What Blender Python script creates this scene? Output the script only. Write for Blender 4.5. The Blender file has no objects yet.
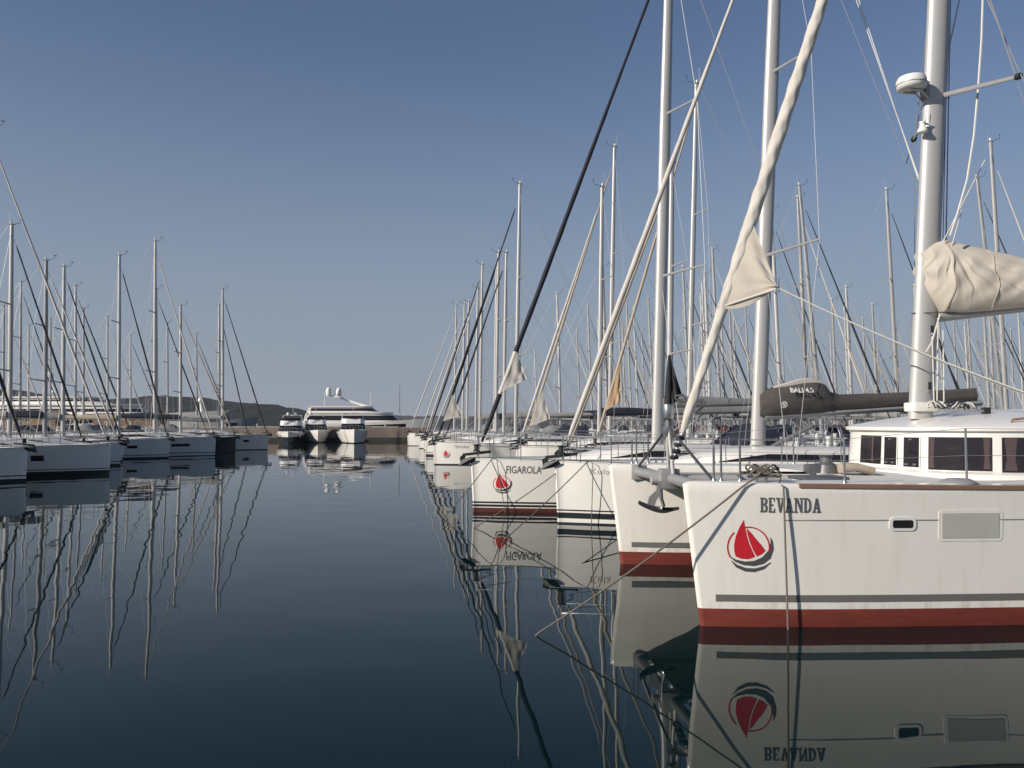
import bpy, bmesh, math, random
from mathutils import Vector, Matrix
from mathutils.geometry import tessellate_polygon
R = math.radians
random.seed(7)
SC = bpy.context.scene
COL = SC.collection

# ---------------------------------------------------------------- camera
CAM_H, F = 2.45, 800.0
PITCH = math.atan(39.0 / F)
cam = bpy.data.cameras.new('camera')
cam.sensor_width = 36.0
cam.lens = F / 1024 * 36.0
cam.clip_start = 0.05
cam.clip_end = 30000
camo = bpy.data.objects.new('camera', cam)
COL.objects.link(camo)
camo.location = (0, 0, CAM_H)
camo.rotation_euler = (R(90) + PITCH, 0, 0)
SC.camera = camo

# ---------------------------------------------------------------- light
SUN_EL, SUN_AZ = R(25), R(30)          # azimuth: from -X, towards the camera's side (-Y)
sdir = Vector((-math.cos(SUN_AZ) * math.cos(SUN_EL), -math.sin(SUN_AZ) * math.cos(SUN_EL), math.sin(SUN_EL)))
world = bpy.data.worlds.new('World')
SC.world = world
world.use_nodes = True
wn = world.node_tree
bg = wn.nodes['Background']
sky = wn.nodes.new('ShaderNodeTexSky')
sky.sky_type = 'NISHITA'
sky.sun_disc = False
sky.sun_elevation = SUN_EL
sky.sun_rotation = math.atan2(sdir.x, sdir.y)
sky.altitude = 0
sky.air_density = 1.0
sky.dust_density = 0.6
sky.ozone_density = 1.5
# thin haze low over the sea: the clear sky pales towards the horizon
tcw = wn.nodes.new('ShaderNodeTexCoord')
sep = wn.nodes.new('ShaderNodeSeparateXYZ')
wn.links.new(tcw.outputs['Generated'], sep.inputs[0])
ramp = wn.nodes.new('ShaderNodeValToRGB')
ramp.color_ramp.interpolation = 'EASE'
ramp.color_ramp.elements[0].position = 0.0
ramp.color_ramp.elements[0].color = (.93, .93, .93, 1)
ramp.color_ramp.elements[1].position = 0.48
ramp.color_ramp.elements[1].color = (0.12, 0.12, 0.12, 1)
wn.links.new(sep.outputs['Z'], ramp.inputs[0])
tint = wn.nodes.new('ShaderNodeMix')
tint.data_type = 'RGBA'
tint.blend_type = 'MULTIPLY'
tint.inputs[0].default_value = 1.0
tint.inputs[7].default_value = (0.93, 1.07, 1.30, 1)
wn.links.new(sky.outputs[0], tint.inputs[6])
hz = wn.nodes.new('ShaderNodeMix')
hz.data_type = 'RGBA'
hz.inputs[7].default_value = (4.45, 5.15, 6.25, 1)
wn.links.new(ramp.outputs[0], hz.inputs[0])
wn.links.new(tint.outputs[2], hz.inputs[6])
wn.links.new(hz.outputs[2], bg.inputs[0])
bg.inputs[1].default_value = 0.0545
sun = bpy.data.lights.new('sun', 'SUN')
sun.energy = 4.2
sun.angle = R(0.53)
sun.color = (1.0, 0.92, 0.81)
suno = bpy.data.objects.new('sun', sun)
COL.objects.link(suno)
suno.rotation_euler = sdir.to_track_quat('Z', 'Y').to_euler()
SC.view_settings.view_transform = 'Standard'
SC.view_settings.look = 'None'
SC.view_settings.exposure = 0.25
SC.view_settings.gamma = 1.0


def at(px, py, D):
    """world point seen at pixel (px,py) on the plane Y = D"""
    c, s = math.cos(PITCH), math.sin(PITCH)
    u, v = (px - 512) / F, (384 - py) / F
    d = Vector((u, c - v * s, s + v * c))
    return Vector((0, 0, CAM_H)) + d * (D / d.y)


# ---------------------------------------------------------------- materials
MAT = {}


def mat(name, col, rough=0.5, metal=0.0, var=0.08, scale=3.0, bump=0.0, bscale=20.0, coat=0.0, spec=0.5, stretch=(1, 1, 1)):
    if name in MAT:
        return MAT[name]
    m = bpy.data.materials.new(name)
    m.use_nodes = True
    nt = m.node_tree
    b = nt.nodes['Principled BSDF']
    b.inputs['Roughness'].default_value = rough
    b.inputs['Metallic'].default_value = metal
    b.inputs['Specular IOR Level'].default_value = spec
    b.inputs['Coat Weight'].default_value = coat
    b.inputs['Coat Roughness'].default_value = 0.12
    tc = nt.nodes.new('ShaderNodeTexCoord')
    mp = nt.nodes.new('ShaderNodeMapping')
    mp.inputs['Scale'].default_value = stretch
    nt.links.new(tc.outputs['Object'], mp.inputs[0])
    n = nt.nodes.new('ShaderNodeTexNoise')
    n.inputs['Scale'].default_value = scale
    n.inputs['Detail'].default_value = 6
    n.inputs['Roughness'].default_value = 0.6
    nt.links.new(mp.outputs[0], n.inputs['Vector'])
    cr = nt.nodes.new('ShaderNodeValToRGB')
    cr.color_ramp.elements[0].position = 0.25
    cr.color_ramp.elements[1].position = 0.75
    cr.color_ramp.elements[0].color = tuple(c * (1 - var) for c in col) + (1,)
    cr.color_ramp.elements[1].color = tuple(min(1, c * (1 + var)) for c in col) + (1,)
    nt.links.new(n.outputs[0], cr.inputs[0])
    nt.links.new(cr.outputs[0], b.inputs['Base Color'])
    if bump > 0:
        n2 = nt.nodes.new('ShaderNodeTexNoise')
        n2.inputs['Scale'].default_value = bscale
        n2.inputs['Detail'].default_value = 4
        nt.links.new(mp.outputs[0], n2.inputs['Vector'])
        bp = nt.nodes.new('ShaderNodeBump')
        bp.inputs['Strength'].default_value = bump
        bp.inputs['Distance'].default_value = 0.02
        nt.links.new(n2.outputs[0], bp.inputs['Height'])
        nt.links.new(bp.outputs[0], b.inputs['Normal'])
    MAT[name] = m
    return m


GEL = mat('gelcoat_white', (0.76, 0.735, 0.69), 0.28, var=0.035, scale=0.9, coat=0.3, bump=0.02, bscale=1.5)
GELC = mat('gelcoat_hull', (0.77, 0.74, 0.685), 0.28, var=0.035, scale=0.9, coat=0.3)
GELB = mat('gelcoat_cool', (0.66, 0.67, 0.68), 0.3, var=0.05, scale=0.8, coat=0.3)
def weather(m):
    # scum line just above the antifouling and faint run-off streaks
    nt = m.node_tree
    b = nt.nodes['Principled BSDF']
    src = b.inputs['Base Color'].links[0].from_socket
    tc = nt.nodes.new('ShaderNodeTexCoord')
    sp = nt.nodes.new('ShaderNodeSeparateXYZ')
    nt.links.new(tc.outputs['Object'], sp.inputs[0])
    mr = nt.nodes.new('ShaderNodeMapRange')
    mr.inputs[1].default_value, mr.inputs[2].default_value = .20, .36
    mr.inputs[3].default_value, mr.inputs[4].default_value = .55, 0
    nt.links.new(sp.outputs[2], mr.inputs[0])
    mp = nt.nodes.new('ShaderNodeMapping')
    mp.inputs['Scale'].default_value = (5, 5, .7)
    nt.links.new(tc.outputs['Object'], mp.inputs[0])
    n = nt.nodes.new('ShaderNodeTexNoise')
    n.inputs['Scale'].default_value = 2.0
    n.inputs['Detail'].default_value = 5
    nt.links.new(mp.outputs[0], n.inputs['Vector'])
    r = nt.nodes.new('ShaderNodeMapRange')
    r.inputs[1].default_value, r.inputs[2].default_value = .5, .8
    r.inputs[3].default_value, r.inputs[4].default_value = 0, 1
    nt.links.new(n.outputs[0], r.inputs[0])
    m1 = nt.nodes.new('ShaderNodeMath')
    m1.operation = 'ADD'
    m1.inputs[1].default_value = .16
    nt.links.new(mr.outputs[0], m1.inputs[0])
    m2 = nt.nodes.new('ShaderNodeMath')
    m2.operation = 'MULTIPLY'
    nt.links.new(m1.outputs[0], m2.inputs[0])
    nt.links.new(r.outputs[0], m2.inputs[1])
    mx = nt.nodes.new('ShaderNodeMix')
    mx.data_type = 'RGBA'
    mx.inputs[7].default_value = (.44, .38, .28, 1)
    nt.links.new(m2.outputs[0], mx.inputs[0])
    nt.links.new(src, mx.inputs[6])
    nt.links.new(mx.outputs[2], b.inputs['Base Color'])


weather(GELC)
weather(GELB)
DECK = mat('deck_nonskid', (0.62, 0.61, 0.58), 0.7, var=0.08, scale=6, bump=0.2, bscale=120)
GREY = mat('stripe_grey', (0.10, 0.105, 0.11), 0.35, var=0.05)
STRIPE = mat('boot_stripe_grey', (0.15, 0.145, 0.135), 0.35, var=0.05)
BLACK = mat('stripe_black', (0.018, 0.02, 0.024), 0.35)
REDAF = mat('antifouling_red', (0.165, 0.028, 0.018), 0.75, var=0.3, scale=5, stretch=(0.4, 1, 2.5))
MAROON = mat('antifouling_maroon', (0.085, 0.018, 0.014), 0.75, var=0.3, scale=5)
DARKAF = mat('antifouling_dark', (0.02, 0.024, 0.03), 0.75, var=0.2, scale=5)
NAVYHULL = mat('gelcoat_navy', (0.012, 0.016, 0.03), 0.2, coat=0.5)
ALU = mat('mast_aluminium', (0.47, 0.46, 0.445), 0.42, metal=0.25, var=0.06, scale=2, stretch=(1, 1, .2))
ALUD = mat('mast_grey', (0.30, 0.30, 0.30), 0.45, metal=0.2, var=0.1, scale=2)
STEEL = mat('stainless_steel', (0.5, 0.5, 0.5), 0.28, metal=0.9, var=0.1)
ANCH = mat('anchor_dark_steel', (0.045, 0.045, 0.048), 0.55, metal=0.3, var=0.3, scale=9)
GALV = mat('galvanised_steel', (0.16, 0.16, 0.165), 0.5, metal=0.5, var=0.25, scale=9)
WIRE = mat('rigging_wire', (0.34, 0.34, 0.34), 0.45, metal=0.4)
WIRED = mat('rigging_wire_dark', (0.05, 0.05, 0.055), 0.5)
ROPE = mat('mooring_rope', (0.16, 0.14, 0.115), 0.9, var=0.3, scale=60, bump=0.6, bscale=90)
ROPEW = mat('white_rope', (0.62, 0.60, 0.55), 0.9, var=0.15, scale=60)
CANVAS = mat('sail_canvas_cream', (0.50, 0.45, 0.385), 0.85, var=0.07, scale=2.2, bump=0.12, bscale=4, stretch=(1, 1, 2))
SAILW = mat('furled_sail_white', (0.55, 0.515, 0.465), 0.8, var=0.08, scale=3, bump=0.3, bscale=8)
SAILB = mat('furled_sail_beige', (0.42, 0.345, 0.265), 0.85, var=0.1, scale=3, bump=0.3, bscale=8)
SAILT = mat('furled_sail_tan', (0.52, 0.35, 0.22), 0.85, var=0.1, scale=3, bump=0.3, bscale=8)
SAILN = mat('furled_sail_navy', (0.007, 0.009, 0.018), 0.75, var=0.2, scale=3, bump=0.3, bscale=8)
SAILK = mat('furled_sail_black', (0.014, 0.015, 0.018), 0.75, var=0.2, scale=3, bump=0.3, bscale=8)
COVERB = mat('sail_cover_brown', (0.078, 0.069, 0.064), 0.85, var=0.2, scale=2.5, bump=0.5, bscale=6)
COVERG = mat('sail_cover_grey', (0.20, 0.20, 0.205), 0.85, var=0.15, scale=2.5, bump=0.5, bscale=6)
COVERW = mat('sail_cover_pale', (0.30, 0.29, 0.275), 0.85, var=0.15, scale=2.5, bump=0.5, bscale=6)
COVERN = mat('canvas_navy', (0.012, 0.015, 0.03), 0.85, var=0.25, scale=3, bump=0.5, bscale=6)
COVERR = mat('canvas_maroon', (0.09, 0.02, 0.022), 0.85, var=0.25, scale=3, bump=0.5, bscale=6)
TEAK = mat('teak_rail', (0.23, 0.125, 0.075), 0.6, var=0.25, scale=8, stretch=(.2, 1, 1))
GLASS = mat('tinted_window', (0.018, 0.014, 0.016), 0.06, var=0.2, spec=0.6)
GLASSG = mat('hull_window_grey', (0.44, 0.44, 0.40), 0.10, var=0.06, spec=0.6)
CURTAIN = mat('curtain_mauve', (0.075, 0.05, 0.052), 0.9, var=0.3, scale=14, stretch=(6, 6, .3))
PLASTIC = mat('white_plastic', (0.72, 0.71, 0.68), 0.35)
RUBBER = mat('black_rubber', (0.02, 0.02, 0.02), 0.7)
TRAMP = mat('trampoline_net', (0.30, 0.30, 0.295), 0.9, var=0.2, scale=40, bump=0.8, bscale=200)
LOGOR = mat('logo_red', (0.52, 0.018, 0.03), 0.4)
LOGOG = mat('logo_grey', (0.075, 0.075, 0.08), 0.4)
FENDER = mat('fender_navy', (0.02, 0.028, 0.06), 0.5)
STONE = mat('quay_stone', (0.20, 0.16, 0.135), 0.9, var=0.35, scale=0.5, bump=0.8, bscale=3)
FLAGB = mat('flag_blue', (0.03, 0.06, 0.22), 0.8)
BROWN = mat('tarp_brown', (0.20, 0.11, 0.07), 0.85, var=0.3, scale=2)


# ---------------------------------------------------------------- mesh builder
class MB:
    def __init__(s):
        s.v, s.f, s.m, s.mats = [], [], [], []

    def mi(s, m):
        if m not in s.mats:
            s.mats.append(m)
        return s.mats.index(m)

    def add(s, vs, fs, m):
        b = len(s.v)
        i = s.mi(m)
        s.v += [tuple(p) for p in vs]
        for f in fs:
            s.f.append(tuple(b + k for k in f))
            s.m.append(i)

    def box(s, c, d, m, rz=0.0, bev=0.0, M=None):
        x, y, z = d[0] / 2, d[1] / 2, d[2] / 2
        bm = bmesh.new()
        bmesh.ops.create_cube(bm, size=1.0)
        bmesh.ops.scale(bm, vec=(d[0], d[1], d[2]), verts=bm.verts)
        if bev:
            bmesh.ops.bevel(bm, geom=bm.edges[:], offset=bev, segments=2, affect='EDGES', profile=0.6)
        T = Matrix.Translation(c) @ (M if M else Matrix.Rotation(rz, 4, 'Z'))
        bm.verts.ensure_lookup_table()
        s.add([T @ v.co for v in bm.verts], [[v.index for v in f.verts] for f in bm.faces], m)
        bm.free()

    def tube(s, pts, rad, m, n=8, cap=True, ell=None, lobes=None):
        """tube along pts; rad number or list; ell=(ax,ay) ratios along first/second frame axis"""
        pts = [Vector(p) for p in pts]
        k = len(pts)
        rad = rad if isinstance(rad, (list, tuple)) else [rad] * k
        up0 = Vector((0, 1, 0))
        vs, fs = [], []
        acc = 0
        for i, p in enumerate(pts):
            d = (pts[min(i + 1, k - 1)] - pts[max(i - 1, 0)]).normalized()
            if i:
                acc += (pts[i] - pts[i - 1]).length
            up = up0 if abs(d.dot(up0)) < 0.95 else Vector((0, 0, 1))
            a = up.cross(d).normalized()
            b = d.cross(a)
            for j in range(n):
                t = 2 * math.pi * j / n
                r = rad[i]
                if lobes:
                    r *= 1 + lobes[1] * math.cos(lobes[0] * t - lobes[2] * acc) + lobes[1] * .5 * math.sin(5 * t + 1.3 * lobes[2] * acc)
                ea, eb = ell if ell else (1, 1)
                vs.append(p + a * (math.cos(t) * r * ea) + b * (math.sin(t) * r * eb))
        for i in range(k - 1):
            for j in range(n):
                fs.append((i * n + j, i * n + (j + 1) % n, (i + 1) * n + (j + 1) % n, (i + 1) * n + j))
        if cap:
            fs.append(tuple(range(n - 1, -1, -1)))
            fs.append(tuple((k - 1) * n + j for j in range(n)))
        s.add(vs, fs, m)

    def loft(s, secs, m, closed=False, caps=False, mats=None):
        """secs: list of equal-length point lists; mats: per column material"""
        n = len(secs[0])
        b = len(s.v)
        for sec in secs:
            s.v += [tuple(p) for p in sec]
        cols = n if closed else n - 1
        for i in range(len(secs) - 1):
            for j in range(cols):
                j2 = (j + 1) % n
                s.f.append((b + i * n + j, b + i * n + j2, b + (i + 1) * n + j2, b + (i + 1) * n + j))
                s.m.append(s.mi(mats[j] if mats else m))
        if caps:
            s.f.append(tuple(b + j for j in range(n - 1, -1, -1)))
            s.m.append(s.mi(m))
            s.f.append(tuple(b + (len(secs) - 1) * n + j for j in range(n)))
            s.m.append(s.mi(m))

    def lathe(s, prof, m, c=(0, 0, 0), n=16, M=None):
        secs = []
        T = Matrix.Translation(c) @ (M if M else Matrix.Identity(4))
        for i in range(n):
            t = 2 * math.pi * i / n
            secs.append([T @ Vector((r * math.cos(t), r * math.sin(t), z)) for r, z in prof])
        secs.append(secs[0])
        s.loft(secs, m)

    def poly(s, pts, m):
        s.add(pts, [tuple(t) for t in tessellate_polygon([[Vector(p) for p in pts]])], m)

    def mesh(s, name, smooth=40):
        me = bpy.data.meshes.new(name)
        me.from_pydata(s.v, [], s.f)
        for m in s.mats:
            me.materials.append(m)
        me.polygons.foreach_set('material_index', s.m)
        bm = bmesh.new()
        bm.from_mesh(me)
        bmesh.ops.remove_doubles(bm, verts=bm.verts, dist=0.00005)
        bmesh.ops.recalc_face_normals(bm, faces=bm.faces)
        bm.to_mesh(me)
        bm.free()
        if smooth:
            me.shade_smooth()
            me.set_sharp_from_angle(angle=R(smooth))
        return me

    def obj(s, name, parent=None, smooth=40):
        return link(name, s.mesh(name, smooth), parent)


def link(name, me, parent=None):
    o = bpy.data.objects.new(name, me)
    COL.objects.link(o)
    if parent:
        o.parent = parent
    return o


CACHE = {}


def part(name, key, fn, parent):
    k = (name,) + tuple(key)
    if k not in CACHE:
        b = MB()
        fn(b)
        CACHE[k] = b.mesh(name)
    return link(name, CACHE[k], parent)


def thing(name, label, cat, loc, rz=0, group=None, scale=1.0):
    o = bpy.data.objects.new(name, None)
    COL.objects.link(o)
    o.location = loc
    o.rotation_euler = (0, 0, rz)
    o.scale = (scale,) * 3
    o.empty_display_size = 0.3
    o['label'] = label
    o['category'] = cat
    if group:
        o['group'] = group
    return o


def tag(o, label, cat, group=None):
    o['label'] = label
    o['category'] = cat
    if group:
        o['group'] = group
    return o


def struct(o, kind='structure'):
    o['kind'] = kind
    return o


def lerp(a, b, t):
    return a + (b - a) * t


def line(a, b, n, sag=0.0):
    a, b = Vector(a), Vector(b)
    return [a.lerp(b, i / n) - Vector((0, 0, sag * 4 * (i / n) * (1 - i / n))) for i in range(n + 1)]


def text2d(body, height, width=None, bold=0.0):
    """text outline as 2D triangles, baseline at v=0, u from 0"""
    cu = bpy.data.curves.new('lettering', 'FONT')
    cu.body = body
    cu.size = 1.0
    cu.offset = bold
    cu.resolution_u = 3
    o = bpy.data.objects.new('lettering', cu)
    me = bpy.data.meshes.new_from_object(o)
    vs = [(v.co.x, v.co.y) for v in me.vertices]
    fs = [tuple(p.vertices) for p in me.polygons]
    bpy.data.objects.remove(o)
    bpy.data.curves.remove(cu)
    x0, x1 = min(v[0] for v in vs), max(v[0] for v in vs)
    y0, y1 = min(v[1] for v in vs), max(v[1] for v in vs)
    k = height / (y1 - y0)
    kx = width / (x1 - x0) if width else k
    return [((a - x0) * kx, (b - y0) * k) for a, b in vs], fs


# slab-serif capitals on a 0..1 height grid, each a list of polygons
def slab(word, height, width):
    W, S = 0.19, 0.10          # stem width, serif height

    def rect(x0, y0, x1, y1):
        return [(x0, y0), (x1, y0), (x1, y1), (x0, y1)]

    def bowl(x, y0, y1, rx):
        yc, ry = (y0 + y1) / 2, (y1 - y0) / 2
        out, n = [], 10
        for i in range(n):
            a0, a1 = -math.pi / 2 + math.pi * i / n, -math.pi / 2 + math.pi * (i + 1) / n
            q = []
            for a, k in ((a0, 1), (a1, 1), (a1, 0), (a0, 0)):
                q.append((x + (rx if k else rx - W) * math.cos(a), yc + (ry if k else ry - S * 1.25) * math.sin(a)))
            out.append(q)
        return out

    def L(c):
        if c == 'B':
            return 0.68, [rect(0, 0, .30, S), rect(0, 1 - S, .30, 1), rect(.06, S, .06 + W, 1 - S), rect(.25, .48, .36, .58),
                          rect(.30, 0, .36, S * 1.25), rect(.30, 1 - S * 1.25, .36, 1)] + bowl(.36, .0, .56, .30) + bowl(.36, .50, 1.0, .27)
        if c == 'E':
            return 0.62, [rect(0, 0, .58, S), rect(0, 1 - S, .56, 1), rect(.06, S, .06 + W, 1 - S), rect(.25, .45, .44, .56),
                          rect(.48, S, .58, .28), rect(.47, .74, .56, 1 - S)]
        if c == 'V':
            return 0.76, [[(.10, 1 - S), (.29, 1 - S), (.45, 0), (.31, 0)], [(.52, 1 - S), (.66, 1 - S), (.45, 0), (.37, .17)],
                          rect(0, 1 - S, .34, 1), rect(.46, 1 - S, .76, 1)]
        if c == 'A':
            return 0.78, [[(.08, S), (.22, S), (.42, 1), (.30, 1)], [(.48, S), (.68, S), (.46, 1), (.34, .85)],
                          rect(.22, .28, .52, .39), rect(0, 0, .30, S), rect(.40, 0, .78, S)]
        if c == 'N':
            return 0.80, [rect(.07, S, .19, 1 - S), rect(.58, 0, .70, 1 - S), [(.12, 1), (.30, 1), (.70, 0), (.56, 0)],
                          rect(0, 0, .29, S), rect(0, 1 - S, .2, 1), rect(.48, 1 - S, .80, 1)]
        if c == 'D':
            return 0.74, [rect(0, 0, .30, S), rect(0, 1 - S, .30, 1), rect(.06, S, .06 + W, 1 - S)] + bowl(.30, 0, 1, .40)
        return .4, []
    x, polys = 0, []
    for c in word:
        w, ps = L(c)
        for p in ps:
            polys.append([(x + a, b) for a, b in p])
        x += w + 0.05
    kx = width / (x - 0.05)
    return [[(a * kx, b * height) for a, b in p] for p in polys]


def logo_polys(k):
    """round charter mark: red sails, red ring, two grey waves. k = metres per unit of the traced grid"""
    def P(pts):
        return [((x - 235) * k, -(y - 495) * k) for x, y in pts]
    out = []
    out.append((P([(182, 268), (150, 325), (122, 395), (110, 460), (112, 510), (122, 550), (160, 566), (215, 570), (268, 552),
                   (246, 505), (222, 450), (206, 395), (194, 335)]), 'r'))
    out.append((P([(203, 332), (212, 385), (228, 440), (252, 500), (280, 548), (318, 530), (345, 503), (310, 455), (275, 415), (240, 370)]), 'r'))
    n = 26
    for i in range(n):
        a0, a1 = R(-12 + 222 * i / n), R(-12 + 222 * (i + 1) / n)
        c, r0, r1 = (218, 480), 152, 162
        if 100 < math.degrees(a0) < 128:
            continue
        out.append((P([(c[0] + r1 * math.cos(a0), c[1] - r1 * math.sin(a0)), (c[0] + r1 * math.cos(a1), c[1] - r1 * math.sin(a1)),
                       (c[0] + r0 * math.cos(a1), c[1] - r0 * math.sin(a1)), (c[0] + r0 * math.cos(a0), c[1] - r0 * math.sin(a0))]), 'r'))

    def strip(up, lo):
        for i in range(len(up) - 1):
            out.append((P([up[i], up[i + 1], lo[i + 1], lo[i]]), 'g'))
    strip([(70, 545), (125, 574), (190, 588), (260, 582), (320, 555), (365, 505), (385, 440), (382, 398)],
          [(72, 549), (120, 592), (180, 616), (260, 622), (330, 604), (385, 560), (408, 490), (400, 430)])
    strip([(85, 578), (130, 612), (200, 638), (270, 640), (335, 622), (385, 592)],
          [(88, 584), (125, 634), (190, 664), (265, 668), (335, 646), (388, 596)])
    return out


# ---------------------------------------------------------------- sea, land, quay
def px_x(px, D):
    return (px - 512) / F * D * 1.002


def build_water():
    xs = [-9000, -400, -60, 60, 400, 9000]
    ys = [-400, -20, 60, 300, 2000, 14000]
    m = bpy.data.materials.new('harbour_water')
    m.use_nodes = True
    nt = m.node_tree
    p = nt.nodes['Principled BSDF']
    p.inputs['Base Color'].default_value = (0.0012, 0.0100, 0.0115, 1)
    p.inputs['Roughness'].default_value = 0.015
    p.inputs['IOR'].default_value = 1.333
    p.inputs['Specular IOR Level'].default_value = 0.31
    p.inputs['Specular Tint'].default_value = (.66, 1.0, .66, 1)
    tc = nt.nodes.new('ShaderNodeTexCoord')

    def noise(sc, st, det=2):
        mp = nt.nodes.new('ShaderNodeMapping')
        mp.inputs['Scale'].default_value = st
        mp.inputs['Rotation'].default_value = (0, 0, 0.35)
        nt.links.new(tc.outputs['Object'], mp.inputs[0])
        n = nt.nodes.new('ShaderNodeTexNoise')
        n.inputs['Scale'].default_value = sc
        n.inputs['Detail'].default_value = det
        nt.links.new(mp.outputs[0], n.inputs['Vector'])
        return n
    n1 = noise(0.75, (1, 1, 1), 0.6)
    n2 = noise(3.0, (1, 1, 1), 1)
    mix = nt.nodes.new('ShaderNodeMath')
    mix.operation = 'MULTIPLY_ADD'
    mix.inputs[1].default_value = 0.035
    nt.links.new(n2.outputs[0], mix.inputs[0])
    nt.links.new(n1.outputs[0], mix.inputs[2])
    bp = nt.nodes.new('ShaderNodeBump')
    bp.inputs['Strength'].default_value = 1.0
    bp.inputs['Distance'].default_value = 0.0072
    nt.links.new(mix.outputs[0], bp.inputs['Height'])
    nt.links.new(bp.outputs[0], p.inputs['Normal'])
    MAT['water'] = m
    b = MB()
    b.loft([[(x, y, 0) for x in xs] for y in ys], m)
    struct(b.obj('water', smooth=0))


build_water()


def build_hills():
    m = mat('wooded_hill', (0.020, 0.025, 0.026), 0.95, var=0.5, scale=0.03, bump=0.8, bscale=0.08, spec=0.0)
    rnd = random.Random(3)

    def ridge(name, D, pts, depth):
        # pts: (px, py) skyline as it stands at distance D
        b = MB()
        secs = []
        xs = []
        for i in range(len(pts) - 1):
            n = max(2, int(abs(pts[i + 1][0] - pts[i][0]) / 2.5))
            for k in range(n):
                t = k / n
                xs.append((lerp(pts[i][0], pts[i + 1][0], t), lerp(pts[i][1], pts[i + 1][1], t)))
        xs.append(pts[-1])
        for px, py in xs:
            top = at(px, py + rnd.uniform(-.9, .9), D)
            h = max(0.5, top.z)
            x, y = top.x, top.y
            sec = [(x, y - depth, -2)]
            for k in range(1, 9):
                f = k / 9
                sec.append((x + rnd.uniform(-3, 3), y - depth * (1 - f), h * math.sin(f * math.pi / 2) * rnd.uniform(.95, 1.05)))
            sec += [(x, y, h), (x, y + depth * .5, h * .6), (x, y + depth, -2)]
            secs.append(sec)
        b.loft(secs, m)
        struct(b.obj(name))
    ridge('hills', 1500, [(-500, 372), (-120, 384), (0, 390), (30, 392), (60, 399), (110, 402), (150, 399), (178, 397), (205, 398.5), (240, 403), (275, 405), (308, 411), (330, 416), (352, 421.5)], 400)
    ridge('distant_hills', 3400, [(340, 422), (400, 416), (470, 417), (560, 414), (640, 415), (760, 411), (900, 413), (1050, 410), (1300, 412), (1700, 420)], 700)


build_hills()


def build_quay():
    D = 109
    b = MB()
    x0, x1 = -150.0, -11.5
    b.box(((x0 + x1) / 2, D + 2, 0.55), (x1 - x0, 4, 2.5), STONE, bev=0.06)
    o = b.obj('quay_wall')
    tag(o, 'low brown stone quay behind the motor yachts at the far end of the basin', 'quay wall')
    o.name = 'quay_wall'
    b = MB()
    x = x0 + 2
    rnd = random.Random(11)
    for i in range(34):
        w = 3.9
        b.box((x + w / 2, D + .9, 1.905), (w - .12, 1.5, .20), mat('quay_coping', (0.30, 0.26, 0.22), .85, var=.25, scale=1), bev=.02)
        x += w
    b.obj('coping', o)
    b = MB()
    b.box(((x0 + x1) / 2, D - .012, .10), (x1 - x0 - .1, .04, .75), mat('quay_weed', (.035, .033, .028), .9, var=.4, scale=2))
    b.obj('weed_band', o)
    b2 = MB()
    for i in range(30):
        b2.tube([(x0 + 5 + i * 4.4, D + 1.2, 2.0), (x0 + 5 + i * 4.4, D + 1.2, 2.35)], [.16, .1], GALV, n=8)
    b2.obj('mooring_posts', o)


build_quay()


# ---------------------------------------------------------------- sailing yacht builder
def y_deck(t, B):
    if t > .42:
        return max(.05, B / 2 * (1 - ((t - .42) / .58) ** 2.5))
    return B / 2 * (1 - .13 * ((.42 - t) / .42) ** 2)


def sheer(t, fb):
    return fb * (.90 + .10 * max(0, t) ** 2)


def hull_pt(t, z, L, B, fb, off=0.0):
    """point of the starboard (+y) topside for station t and height z"""
    zs = sheer(t, fb)
    zf = max(0.0, min(1.0, z / zs))
    bd = y_deck(t, B)
    bw = bd * (.86 - .20 * t * t)
    y = bw + (bd - bw) * zf ** 1.2
    if z < 0:
        y = bw * max(0.02, 1 + z / .5) ** .55
    bowx = -0.07 * (1 - zf) * fb / 1.4
    x = -L + (L + bowx) * t
    return Vector((x, y + off, z))


def hull_yz(x, z, L, B, fb):
    zs = sheer(1, fb)
    zf = max(0., min(1., z / zs))
    t = (x + L) / (L - 0.07 * (1 - zf) * fb / 1.4)
    return hull_pt(min(1, t), z, L, B, fb).y


STYLES = {   # list of (z0, z1, material) bands from the waterline up
    'red': [(0.00, .10, 'R')],
    'maroon': [(0, .115, 'M'), (.14, .205, 'K'), (.235, .285, 'K')],
    'black2': [(0, .035, 'D'), (.13, .27, 'K'), (.31, .345, 'K')],
    'grey1': [(0, .05, 'D'), (.20, .28, 'G')],
    'black3': [(0, .21, 'K'), (.27, .31, 'K')],
    'black1': [(0, .12, 'D'), (.22, .27, 'K')],
    'plain': [(0, .06, 'D')],
    'navy': [(0, .08, 'D'), (.08, 9, 'N')],
}
SM = {'R': REDAF, 'M': MAROON, 'K': BLACK, 'D': DARKAF, 'G': GREY, 'N': NAVYHULL}


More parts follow.
